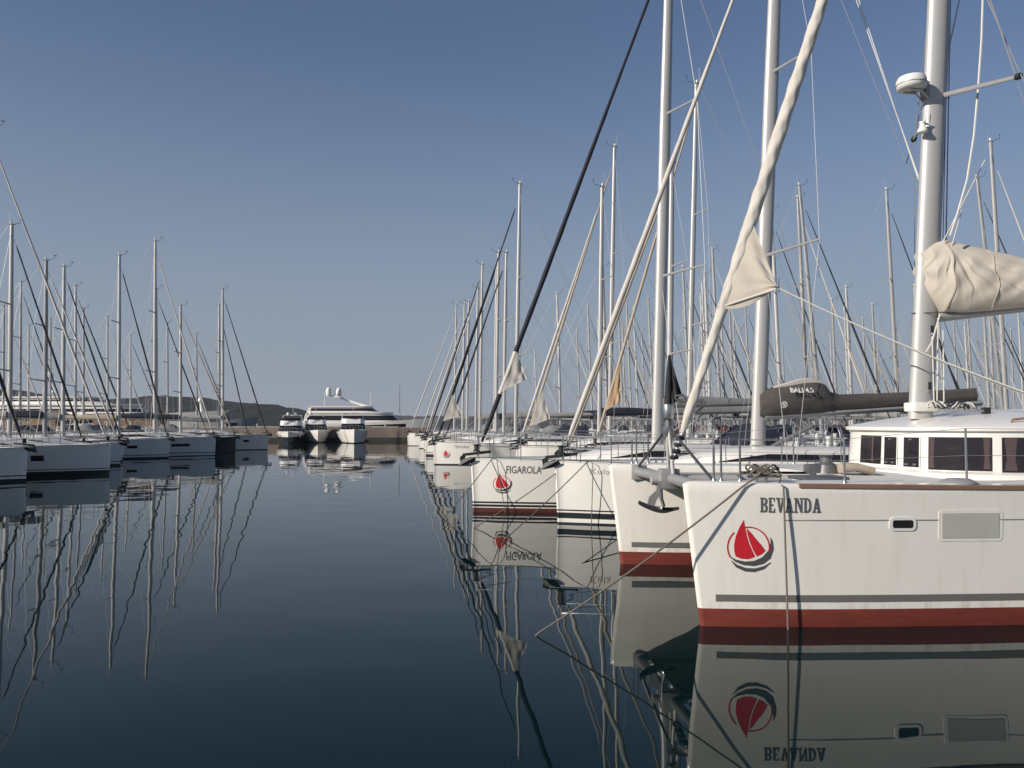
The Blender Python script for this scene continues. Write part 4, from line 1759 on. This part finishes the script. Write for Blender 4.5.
for i, (lab, x, D, kw) in enumerate(ROW):
    kw = dict(kw)
    kw.setdefault('detail', MID if D < 62 else FAR)
    BOATS.append(yacht(lab, (x, D), RZ + R(random.uniform(-1.5, 1.5)), group=GR, mast_r=.12 if D < 50 else .11, stay_r=.066, **kw))
RED = BOATS[4]
on_side(RED, 'charter_mark', logo_tris(.0012), -1, -.74, .60, 1)
on_side(RED, 'name_lettering', [(*text2d('TENOUILA', .16, .85), GREY)], -1, -1.15, .98, 1)

# ---------------------------------------------------------------- left-hand row
GL = 'sailing yachts moored bow out along the left side'
LROW = [
    ('pale yacht cut by the left edge with a black furled sail', -20.5, 33.8, dict(L=12, B=3.7, fb=1.40, style='black1', mast_aft=5.2, mast_z=16, stay=SAILK, hood=COVERG, cover=COVERG, detail=NEAR)),
    ('pale yacht with two black bands at its waterline and a dark hull window', -19.35, 38.5, dict(L=13, B=3.9, fb=1.42, style='black3', mast_aft=5.7, mast_z=16.5, stay=SAILW, hood=COVERN, cover=COVERG, detail=NEAR, anchor=False)),
    ('low yacht with black furled sail behind the black banded hull', -22.7, 42.6, dict(L=11, B=3.5, fb=1.3, style='black1', mast_aft=4.1, mast_z=12.9, stay=SAILK, hood=COVERG, cover=COVERW)),
    ('yacht with a dull grey mast behind the black banded hull', -22.6, 46.2, dict(L=11, B=3.5, fb=1.3, style='black1', mast_aft=4.4, mast_z=11.7, stay=SAILW, hood=COVERN, cover=COVERN, mast_m=ALUD)),
    ('shaded yacht with a shiny anchor beside the black banded hull', -24.8, 51.0, dict(L=12, B=3.7, fb=1.35, style='black1', mast_aft=3.9, mast_z=12.3, stay=SAILK, hood=COVERN, cover=COVERG)),
    ('shaded white yacht with a black furled sail, third visible bow from the left', -24.0, 56.0, dict(L=12, B=3.7, fb=1.35, style='black1', mast_aft=3.7, mast_z=14.1, stay=SAILK, hood=COVERN, cover=SAILB)),
    ('shaded yacht with the tallest mast and a pale furled sail in the left row', -22.5, 60.6, dict(L=13, B=3.9, fb=1.40, style='grey1', mast_aft=4.7, mast_z=16.1, stay=SAILW, hood=COVERG, cover=COVERN)),
    ('dark navy hulled yacht between two pale ones in the left row', -23.0, 66.5, dict(L=11.5, B=3.6, fb=1.3, style='navy', mast_aft=4.7, mast_z=12.1, stay=SAILB, hood=COVERN, cover=COVERN)),
    ('plain pale yacht at the far end of the left row with a black furled sail', -22.6, 74.0, dict(L=12.5, B=3.8, fb=1.4, style='plain', mast_aft=4.4, mast_z=14.8, stay=SAILK, hood=COVERG, cover=COVERW)),
    ('yacht with a slim mast just behind the far end of the left row', -26.0, 79.0, dict(L=11, B=3.5, fb=1.3, style='plain', mast_aft=3.2, mast_z=14.0, stay=SAILK, hood=COVERG, cover=COVERG)),
]
LB = []
for i, (lab, x, D, kw) in enumerate(LROW):
    kw = dict(kw)
    kw.setdefault('detail', MID)
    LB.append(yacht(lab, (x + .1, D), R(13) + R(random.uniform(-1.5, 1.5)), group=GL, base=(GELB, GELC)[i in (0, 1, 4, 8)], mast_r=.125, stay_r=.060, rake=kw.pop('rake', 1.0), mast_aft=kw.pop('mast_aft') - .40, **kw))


def hull_window(r, x0, x1, z0, z1, s):
    L, B, fb = r['_dims']
    hull = [c for c in r.children if c.name.startswith('hull')][0]
    b = MB()
    n = 8
    b.loft([[(lerp(x0, x1, i / n), s * (hull_yz(lerp(x0, x1, i / n), z, L, B, fb) + .006), z) for z in (z0, z1)] for i in range(n + 1)], GLASS)
    b.obj('hull_window', hull)


hull_window(LB[1], -3.05, -2.55, .70, .96, -1)
hull_window(LB[1], -3.28, -3.16, .70, .96, -1)
for q, (x0, x1) in ((5, (-2.5, -1.9)), (6, (-2.9, -1.7)), (8, (-2.1, -1.6))):
    hull_window(LB[q], x0, x1, .72, .92, -1)
hull_window(KUL, -6.2, -5.2, .75, 1.0, 1)
hull_window(FIG, -6.2, -5.2, .75, 1.0, 1)

# ---------------------------------------------------------------- the mast forest: boats berthed beyond both rows
GF = 'yachts of the mast forest beyond the right row'
FL = 'yacht in the distant mast forest, only its bare mast and rigging clear of nearer boats'
# (mast px, mast top y, D, heading degrees, stay, rake, label)
FOREST = [
    (703, 282, 81, -8, SAILK, 2, None), (714, 248, 66, -8, SAILW, 2, None), (746, 300, 94, -8, SAILK, 2, None), (774, 207, 53, -8, SAILK, 1.8, 'yacht whose mast stands between the brown boom cover and its flag carrying neighbour'),
    (801, 195, 51, -8, SAILW, 1.6, 'yacht flying a small blue and white flag below its spreaders'), (821, 182, 48, -6, SAILK, 4.0, 'yacht with a grey leaning mast right of the small flag'),
    (850, 322, 100, -8, SAILW, 1.5, None), (864, 318, 105, -8, SAILK, 1.5, None), (891, 187, 49, -8, SAILK, 1.6, 'yacht with the single tall mast left of the catamaran mast'), (897, 322, 98, -8, SAILW, 1.5, None),
    (1004, 174, 46, -5, SAILK, 4.4, 'yacht with a grey leaning mast right of the cream sail bag'), (998, 137, 40.5, -8, SAILW, 1.6, 'yacht with the tall white mast rising above the cream sail bag'),
    (1020, 305, 85, -8, SAILK, 1.5, None), (955, 322, 101, -8, SAILW, 1.5, None), (968, 332, 110, -8, SAILK, 1.5, None), (831, 334, 112, -8, SAILK, 1.5, None), (783, 345, 120, -8, SAILW, 1.5, None),
    (758, 305, 90, -8, SAILK, 1.5, None), (731, 335, 112, -8, SAILK, 1.5, None),
    (577, 330, 118, -6, SAILK, 2, None), (588, 305, 101, -6, SAILK, 2, None), (598, 318, 108, -6, SAILB, 2, None), (619, 310, 106, -6, SAILK, 2, None), (627, 300, 96, -6, SAILK, 2, None),
    (634, 306, 103, -6, SAILK, 2, None), (642, 330, 120, -6, SAILK, 2, None), (649, 298, 92, -6, SAILK, 2, None), (656, 322, 112, -6, SAILK, 2, None), (684, 266, 72, -6, SAILK, 2, None), (1012, 330, 104, -6, SAILK, 1, None),
    (535, 350, 124, -6, SAILW, 1, None), (925, 335, 108, -6, SAILK, 1, None), (940, 300, 88, -6, SAILK, 1.5, None), (878, 345, 118, -6, SAILK, 1.5, None), (811, 330, 109, -6, SAILW, 1.5, None), (722, 318, 104, -6, SAILW, 1.5, None),
    (694, 330, 116, -6, SAILW, 1.5, None), (668, 312, 99, -6, SAILK, 1.5, None), (606, 335, 122, -6, SAILK, 1.5, None),
]
for i in range(22):
    D = random.uniform(58, 118)
    FOREST.append((random.choice((570, 690, 700, 780, 790, 830, 860, 920, 950, 980, 1000, 610, 660, 720, 740)) + random.uniform(-18, 18), 423 - (random.uniform(12, 16.5) - 2.45) * F / D, D, -7, random.choice((SAILK, SAILK, SAILW, SAILB)), 1.5, None))
ALUF = mat('weathered_mast', (0.34, 0.335, 0.33), .5, metal=.2, var=.1)
for i, (px, ty, D, hd, stay, rk, lab) in enumerate(FOREST):
    mz = 2.45 + (423 - ty) * D / F
    hdr = R(hd + (i * 37 % 5) - 2)
    ma = 4.5
    mp = Vector((px_x(px, D) + (math.tan(R(rk)) * (mz - 1.7) if rk < 3 else 0), D))
    bow = mp + Vector((math.cos(hdr), math.sin(hdr))) * ma
    y = yacht(lab or FL, bow, hdr, L=12, B=3.7, fb=1.3, style=('plain', 'black1', 'grey1')[i % 3], mast_aft=ma, mast_z=mz, rake=rk, stay=stay, detail=FAR, clew=(.06, .34, 1.5, SAILT) if px == 656 else None, hood=(COVERN, COVERG, COVERN, COVERR)[i % 4], cover=(COVERG, COVERN, COVERW)[i % 3],
              bimini=(COVERN, COVERG)[i % 2] if i % 3 != 2 and D < 95 else None, group=GF, mast_m=(ALU, ALUF, ALUF)[i % 3] if rk < 3 else ALUD, mast_r=.12, stay_r=.055)
    if lab and 'flag' in lab:
        ms = [c for c in y.children if c.name.startswith('mast')][0]
        b = MB()
        fz = mz - 4.6
        secs = []
        for a in range(9):
            u = a / 8
            secs.append([(-4.5 - .1 - .10 * u + .02 * math.sin(6 * u), -.45 - .35 * u + .05 * math.sin(7 * u), fz - v * .14 - .45 * u * u) for v in range(8)])
        b.loft(secs, FLAGB, mats=[FLAGB, PLASTIC, FLAGB, PLASTIC, FLAGB, PLASTIC, FLAGB])
        b.obj('flag', ms)
GFL = 'yachts beyond the left row'
FLL = 'yacht berthed beyond the left row, mostly its mast showing between nearer rigging'
for i, (px, ty, D, stay) in enumerate([(22, 281, 70, SAILK), (5, 305, 76, SAILW), (77, 285, 64, SAILK), (85, 308, 76, SAILK), (109, 316, 84, SAILW), (169, 322, 92, SAILW), (158, 288, 70, SAILK), (198, 333, 96, SAILK), (30, 325, 90, SAILK), (52, 318, 88, SAILW), (-30, 280, 68, SAILK), (-60, 260, 60, SAILW), (132, 335, 98, SAILK)]):
    mz = 2.45 + (423 - ty) * D / F
    hdr = R(11 + (i * 31 % 5) - 2)
    bow = Vector((px_x(px, D), D)) + Vector((math.cos(hdr), math.sin(hdr))) * 4.4
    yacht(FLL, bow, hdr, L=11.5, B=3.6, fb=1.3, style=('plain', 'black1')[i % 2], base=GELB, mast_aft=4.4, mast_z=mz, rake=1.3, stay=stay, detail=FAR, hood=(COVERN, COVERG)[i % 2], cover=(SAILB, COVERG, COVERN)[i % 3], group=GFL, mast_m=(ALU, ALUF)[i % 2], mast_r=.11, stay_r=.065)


# ---------------------------------------------------------------- motor yachts at the quay
def motor_yacht(label, px, D, yaw, B=4.0, L=13, fb=1.55, dark=False, group='motor yachts moored bow out at the quay', fly=True, hullm=None, domes=2, sc=.86):
    r = thing('motor_yacht', label, 'motor yacht', (px_x(px, D), D, 0), R(-90 + yaw), group, sc)
    hm = hullm or GEL
    b = MB()
    zl = [-.4, 0, .12, .5, .9, 1.2]
    mats = [DARKAF, DARKAF] + ([NAVYHULL, NAVYHULL, GEL, GEL] if dark else [hm] * 4)
    ts = [i / 16 for i in range(17)]
    P = lambda t, z: (-L + L * t - .9 * (1 - max(0, z) / fb) * t ** 6, max(.03, B / 2 * (1 - max(0, (t - .35) / .65) ** 2.3)) * (.72 + .28 * max(0, min(1, z / fb)) ** .8 - .25 * (1 - max(0, z) / fb) * t * t * t) * (1 if z >= 0 else .7), z)
    S = lambda t: fb * (.82 + .30 * t * t)
    secs = [[P(t, min(z, S(t))) for z in zl] + [P(t, fb)[:2] + (S(t),)] for t in ts]
    b.loft(secs, hm, mats=mats)
    b.loft([[(p[0], -p[1], p[2]) for p in q] for q in secs], hm, mats=mats)
    for q in (secs[0], secs[-1]):
        b.loft([q, [(p[0], -p[1], p[2]) for p in q]], hm, mats=mats)
    b.loft([[(q[-1][0], q[-1][1] * k, q[-1][2] - (.08 if abs(k) < .95 else 0)) for k in (-1, -.9, 0, .9, 1)] for q in secs], GEL)
    h = b.obj('hull', r, smooth=50)
    if dark:
        for s in (-1, 1):
            b = MB()
            b.loft([[(P(t, z)[0], s * (P(t, z)[1] + .02), z) for z in (.75, 1.15)] for t in (.35, .5, .65, .8)], GLASS)
            b.obj('hull_window', h)

    def tier(name, x0, x1, w0, w1, z0, z1, slant, parent, glass=True, gz=(.25, .9)):
        b = MB()
        out0 = [(x0, -w0), (x0, w0), (x1 - w0 * .5, w0), (x1 - .05, w0 * .62), (x1, 0), (x1 - .05, -w0 * .62), (x1 - w0 * .5, -w0)]

        def ring(z):
            k = (z - z0) / (z1 - z0)
            w = lerp(w0, w1, k) / w0
            return [(x if x < x0 + .1 else x - slant * k, y * w, z) for x, y in out0]
        b.loft([ring(z0), ring(lerp(z0, z1, .5)), ring(z1)], GEL, closed=True, caps=True)
        t = b.obj(name, parent, smooth=35)
        if glass:
            za, zb_ = lerp(z0, z1, gz[0]), lerp(z0, z1, gz[1])
            a, c = ring(za), ring(zb_)
            for nm, idx in (('windscreen', (2, 3, 4, 5, 6)), ('side_window', (1, 2)), ('side_window', (6, 0))):
                b = MB()
                f = lambda q, z: (q[0] + .015, q[1] * 1.012, z)
                pa, pc = [f(a[i], za) for i in idx], [f(c[i], zb_) for i in idx]
                if nm == 'side_window':
                    i0, i1 = (0, 1)
                    e = .25
                    pa = [tuple(lerp(pa[0][k], pa[1][k], q) for k in range(3)) for q in (e * .5, 1 - e * .1)]
                    pc = [tuple(lerp(pc[0][k], pc[1][k], q) for k in range(3)) for q in (e * .5, 1 - e * .1)]
                b.loft([pa, pc], GLASS)
                b.obj(nm, t)
        return t
    z = fb * .9
    t1 = tier('cabin', -L + 2, -L * .26, B * .40, B * .33, z, z + 1.25, 1.5, r)
    if fly:
        t2 = tier('flybridge', -L + 2.5, -L * .40, B * .36, B * .34, z + 1.27, z + 1.85, .35, r, glass=False)
        b = MB()
        for s in (-1, 1):
            b.tube([(-L + 3.4, s * B * .33, z + 1.8), (-L + 4.1, s * B * .30, z + 2.6), (-L + 4.2, 0, z + 2.65)], .07, GEL, n=8)
        ar = b.obj('radar_arch', r)
        for s in (-.6, .5)[:domes]:
            b = MB()
            b.lathe([(0, 0), (.20, 0), (.24, .1), (.22, .26), (.12, .38), (0, .42)], PLASTIC, (-L + 4.1, s, z + 2.68), n=14)
            b.obj('radar_dome', ar)
        b = MB()
        b.loft([[(-L * .40 - .5, -B * .3, z + 1.85), (-L * .40 - .15, 0, z + 1.85), (-L * .40 - .5, B * .3, z + 1.85)], [(-L * .40 - .8, -B * .29, z + 2.2), (-L * .40 - .45, 0, z + 2.2), (-L * .40 - .8, B * .29, z + 2.2)]], GLASS)
        b.obj('wind_deflector', r)
    b = MB()
    pts = []
    for t in (.55, .7, .82, .92, .98):
        q = P(t, fb)
        pts.append((q[0], q[1] * .94, S(t) + .55))
        for s in (-1, 1):
            b.tube([(q[0], s * q[1] * .94, S(t)), (q[0], s * q[1] * .94, S(t) + .55)], .018, STEEL, n=6)
    b.tube(pts + [(p[0], -p[1], p[2]) for p in reversed(pts)], .02, STEEL, n=6)
    b.obj('bow_rail', r)
    b = MB()
    b.tube([(-L + 4.2, .1, z + 2.6), (-L + 4.1, .1, z + 4.4)], [.025, .012], PLASTIC, n=6)
    b.obj('aerial', r)
    return r


motor_yacht('dark sided motor yacht with a white wheelhouse, leftmost of three at the quay', 289, 94.5, 12, B=4.3, L=13, dark=True, fb=1.5)
motor_yacht('white motor yacht in the middle of the three at the quay', 319, 98.0, 17, B=4.3, L=14, fb=1.7, domes=1)
motor_yacht('broad white motor cruiser beside the bare stretch of quay', 355, 95.0, 13, B=4.6, L=12.5, fb=1.75, domes=0, sc=.88)


def super_yacht(label, x, y, rz, L, B, k=1.0, domes=True, tiers=3, name='superyacht', sc=1.0, hullm=None, zk=1.0, band=(.30, .80)):
    r = thing(name, label, 'superyacht', (x, y, 0), rz, None, sc)
    r.scale = (sc, sc, sc * zk)
    b = MB()
    hm = hullm or GEL
    zl = [-1, 0, .35, 1.2, 2.2, 3.2]
    S = lambda t: 3.6 + 1.3 * max(0, (t - .35) / .65) ** 1.6
    P = lambda t, z: (-L / 2 + L * t + (-3.2 * (1 - max(0, z) / 4.9)) * t ** 8, max(.05, B / 2 * (1 - max(0, (t - .5) / .5) ** 2.2)) * (.78 + .22 * max(0, z) / 4.9), z)
    ts = [i / 24 for i in range(25)]
    secs = [[P(t, z) for z in zl] + [P(t, S(t))] for t in ts]
    mats = [DARKAF, DARKAF] + [hm] * 4
    b.loft(secs, hm, mats=mats)
    b.loft([[(p[0], -p[1], p[2]) for p in q] for q in secs], hm, mats=mats)
    for q in (secs[0], secs[-1]):
        b.loft([q, [(p[0], -p[1], p[2]) for p in q]], hm, mats=mats)
    b.loft([[(q[-1][0], q[-1][1] * kk, q[-1][2] - .02) for kk in (-1, 0, 1)] for q in secs], DECK)
    h = b.obj('hull', r, smooth=50)
    for s in (-1, 1):
        b = MB()
        tt = [.50 + .30 * i / 8 for i in range(9)]
        b.loft([[(P(t, z)[0], s * (P(t, z)[1] + .03), z) for z in (2.5 + .9 * (t - .5), 3.1 + 1.4 * (t - .5))] for t in tt], GLASS)
        b.obj('hull_window', h)

    def tier(name, u0, u1, w, z0, z1, slant, vis, g=band, gx=(.06, .94)):
        b = MB()
        x0, x1 = L * u0, L * u1
        n = 10
        out = [(x0, -w), (x0, w)] + [(x1 - w * 1.6 + w * 1.6 * math.sin(a), w * math.cos(a)) for a in [math.pi * i / n for i in range(n + 1)]]

        def ring(z, o=0.0):
            kz = (z - z0) / (z1 - z0)
            return [((xx - slant * kz * (1 if xx > x0 + .1 else -.3)), yy * (1 - .06 * kz) * (1 + o), z) for xx, yy in out]
        b.loft([ring(z0), ring(z1)], GEL, closed=True, caps=True)
        t = b.obj(name, r, smooth=35)
        za, zc = lerp(z0, z1, g[0]), lerp(z0, z1, g[1])
        b = MB()
        a, c = ring(za), ring(zc)
        off = lambda q: (q[0] + .04, q[1] * 1.012, q[2])
        pa, pc = [off(q) for q in a[1:] + a[:1]], [off(q) for q in c[1:] + c[:1]]
        pa[-1], pc[-1] = [tuple(lerp(z_[-1][i], z_[-2][i], gx[0]) for i in range(3)) for z_ in (pa, pc)]
        pa[0] = tuple(lerp(pa[0][i], pa[1][i], gx[0] * 2) for i in range(3))
        pc[0] = tuple(lerp(pc[0][i], pc[1][i], gx[0] * 2) for i in range(3))
        b.loft([pa, pc], GLASS)
        b.obj('window_band', t)
        b = MB()
        # overhanging roof slab
        sl = [(xx * 1.0 + (.5 if xx > x0 + .1 else -vis), yy * 1.10, z1 + .003) for xx, yy in [(q[0], q[1]) for q in ring(z1)]]
        b.loft([sl, [(p[0], p[1], p[2] + .28) for p in sl]], GEL, closed=True, caps=True)
        b.obj('roof', t)
        return t
    tier('main_deck_house', -.36, .26, B * .42, 3.6, 5.7, 3.0, 3)
    if tiers > 1:
        tier('upper_deck_house', -.34, .12, B * .36, 5.95, 7.05, 2.6, 3)
    if tiers > 2:
        b = MB()
        # raked radar mast sweeping aft
        for s in (-1, 1):
            b.loft([[(L * .02 + dx, s * 1.7 + dy, 7.2) for dx, dy in ((0, -.2), (0, .2), (2.8, .2), (2.8, -.2))], [(-L * .10 + dx, s * 1.1 + dy, 8.6) for dx, dy in ((0, -.2), (0, .2), (1.8, .2), (1.8, -.2))],
                    [(-L * .15 + dx, s * .5 + dy, 9.2) for dx, dy in ((0, -.2), (0, .2), (1.2, .2), (1.2, -.2))]], GEL, closed=True, caps=True)
        b.box((-L * .15 + .4, 0, 9.3), (2.0, 6.0, .3), GEL, bev=.05)
        am = b.obj('radar_mast', r)
        for xx, s, q in ((-L * .205, -1.6, 1.15), (-L * .15, 1.6, 1.3)):
            b = MB()
            b.lathe([(0, 0), (.7, 0), (.95, .4), (1.0, 1.0), (.85, 1.6), (.4, 1.9), (0, 2.0)], PLASTIC, (xx, s, 9.5), n=18)
            b.tube([(xx, s, 9.7), (-L * .15 + .4, s * .9, 9.3)], .2, GEL, n=8)
            b.obj('radar_dome', am)
        b = MB()
        b.tube([(-L * .17, 0, 9.3), (-L * .17, 0, 12.2)], [.1, .04], ALUD, n=6)
        b.obj('aerial', am)
        for u in (.06, .25, -.24):
            b = MB()
            b.tube([(L * u, 1.0, 5.8), (L * u, 1.0, 10.5 if u != .25 else 12.5)], [.14, .06], PLASTIC if u != .25 else GALV, n=6)
            b.obj('aerial', r)
    else:
        b = MB()
        zz = 8.2 if tiers > 1 else 6.0
        b.tube([(-L * .08, 0, zz), (-L * .10, 0, zz + 2.6)], [.5, .2], GEL, n=8)
        b.lathe([(0, 0), (.5, 0), (.6, .5), (.4, 1.0), (0, 1.1)], PLASTIC, (-L * .10, 0, zz + 2.6), n=14)
        b.obj('radar_mast', r)
    return r


super_yacht('long white superyacht with two white radar domes on a raked mast behind the quay', 118.5 * (361 - 512) / F, 118.5, R(2), 54, 9.5, domes=True, tiers=3, sc=.42, zk=1.60)
super_yacht('large white motor yacht with dark windows behind the masts at the far left', 132 * (72 - 512) / F, 134, R(-4), 48, 8.5, tiers=2, sc=1.08, zk=.86, band=(.48, .74))
super_yacht('low grey motor yacht lying stern to behind the left row of masts', 140 * (206 - 512) / F, 142, R(4), 24, 6, tiers=1, sc=.72, hullm=mat('hull_grey', (.36, .37, .39), .35))


# tarpaulined dinghies and low huts along the quay, seen between the hulls
def hut(label, px, D, w, h, m, roof):
    r = thing('quay_hut', label, 'hut', (px_x(px, D), D, 1.8), R(3))
    b = MB()
    b.box((0, 0, h * .4), (w, 2.6, h * .8), m, bev=.03)
    b.obj('wall', r)
    b = MB()
    b.loft([[(-w / 2 - .3, -1.5, h * .8), (-w / 2 - .3, 0, h), (-w / 2 - .3, 1.8, h * .8)], [(w / 2 + .3, -1.5, h * .8), (w / 2 + .3, 0, h), (w / 2 + .3, 1.8, h * .8)]], roof)
    b.loft([[(-w / 2 - .3, -1.5, h * .8 - .08), (-w / 2 - .3, 1.8, h * .8 - .08)], [(w / 2 + .3, -1.5, h * .8 - .08), (w / 2 + .3, 1.8, h * .8 - .08)]], roof)
    b.obj('roof', r)


hut('brown tarpaulin covered stall on the quay behind the left masts', 132, 111.2, 9, 2.0, BROWN, BROWN)
hut('low tan shed on the quay between the left row masts', 36, 111.2, 7, 2.4, mat('shed_tan', (.28, .17, .09), .85, var=.2), BROWN)

# ---------------------------------------------------------------- more mooring lines
def moor(label, p, q, sag=.04, rad=.012, m=None, group=None):
    return rope(label, line(p, q, 12, sag) + [Vector(q) + (Vector(q) - Vector(p)).normalized() * .5], rad, m, group=group)


def wl(px, py):
    D = CAM_H * F / (py - 423)
    p = at(px, py, D)
    return Vector((p.x, p.y, 0))


KM = Matrix.Translation(KUL.location) @ Matrix.Rotation(KUL.rotation_euler.z, 4, 'Z')
FM = Matrix.Translation(FIG.location) @ Matrix.Rotation(FIG.rotation_euler.z, 4, 'Z')
kz = FM @ Vector((-.55, .25, 1.50))
kk = KM @ Vector((-.75, .35, 1.54))
moor('thin dark mooring line slanting from the double striped bow to the water', kk, wl(505, 538))
moor('dark mooring line from the anchor of the double striped yacht to the water', KM @ Vector((-.05, 0, 1.25)), wl(474, 527))
moor('mooring line running forward from the FIGAROLA bow to the water', kz, wl(443, 518))
rope('dark line hanging straight down the double striped hull', [kk, KM @ Vector((-.80, .62, 1.50))] + [KM @ Vector((-.80, .66 - .05 * i, 1.3 - .28 * i)) for i in range(6)], .010)
rope('looped dark line hanging over the FIGAROLA bow and its red mark', [kz, FM @ Vector((-.62, .46, 1.44))] + [FM @ Vector((-.64 - .05 * i, .52 - .03 * i, 1.2 - .26 * i)) for i in range(6)], .010)
moor('short mooring line slanting off the catamaran far bow behind the anchor', KM @ Vector((-2.2, 1.05, .35)), wl(584, 561), 0.0)
for o in bpy.data.objects:
    if '_dims' in o:
        del o['_dims']

# thin sea haze: one even volume round everything below the sky
hm = bpy.data.materials.new('sea_haze')
hm.use_nodes = True
hn = hm.node_tree
for n in list(hn.nodes):
    if n.type == 'BSDF_PRINCIPLED':
        hn.nodes.remove(n)
pv = hn.nodes.new('ShaderNodeVolumePrincipled')
pv.inputs['Color'].default_value = (.92, .95, 1, 1)
pv.inputs['Density'].default_value = 0.00010
pv.inputs['Anisotropy'].default_value = 0.2
hn.links.new(pv.outputs[0], [n for n in hn.nodes if n.type == 'OUTPUT_MATERIAL'][0].inputs['Volume'])
b = MB()
b.box((0, 7000, 44.5), (19000, 16000, 91), hm)
hz_o = b.obj('haze', smooth=0)
hz_o['kind'] = 'stuff'
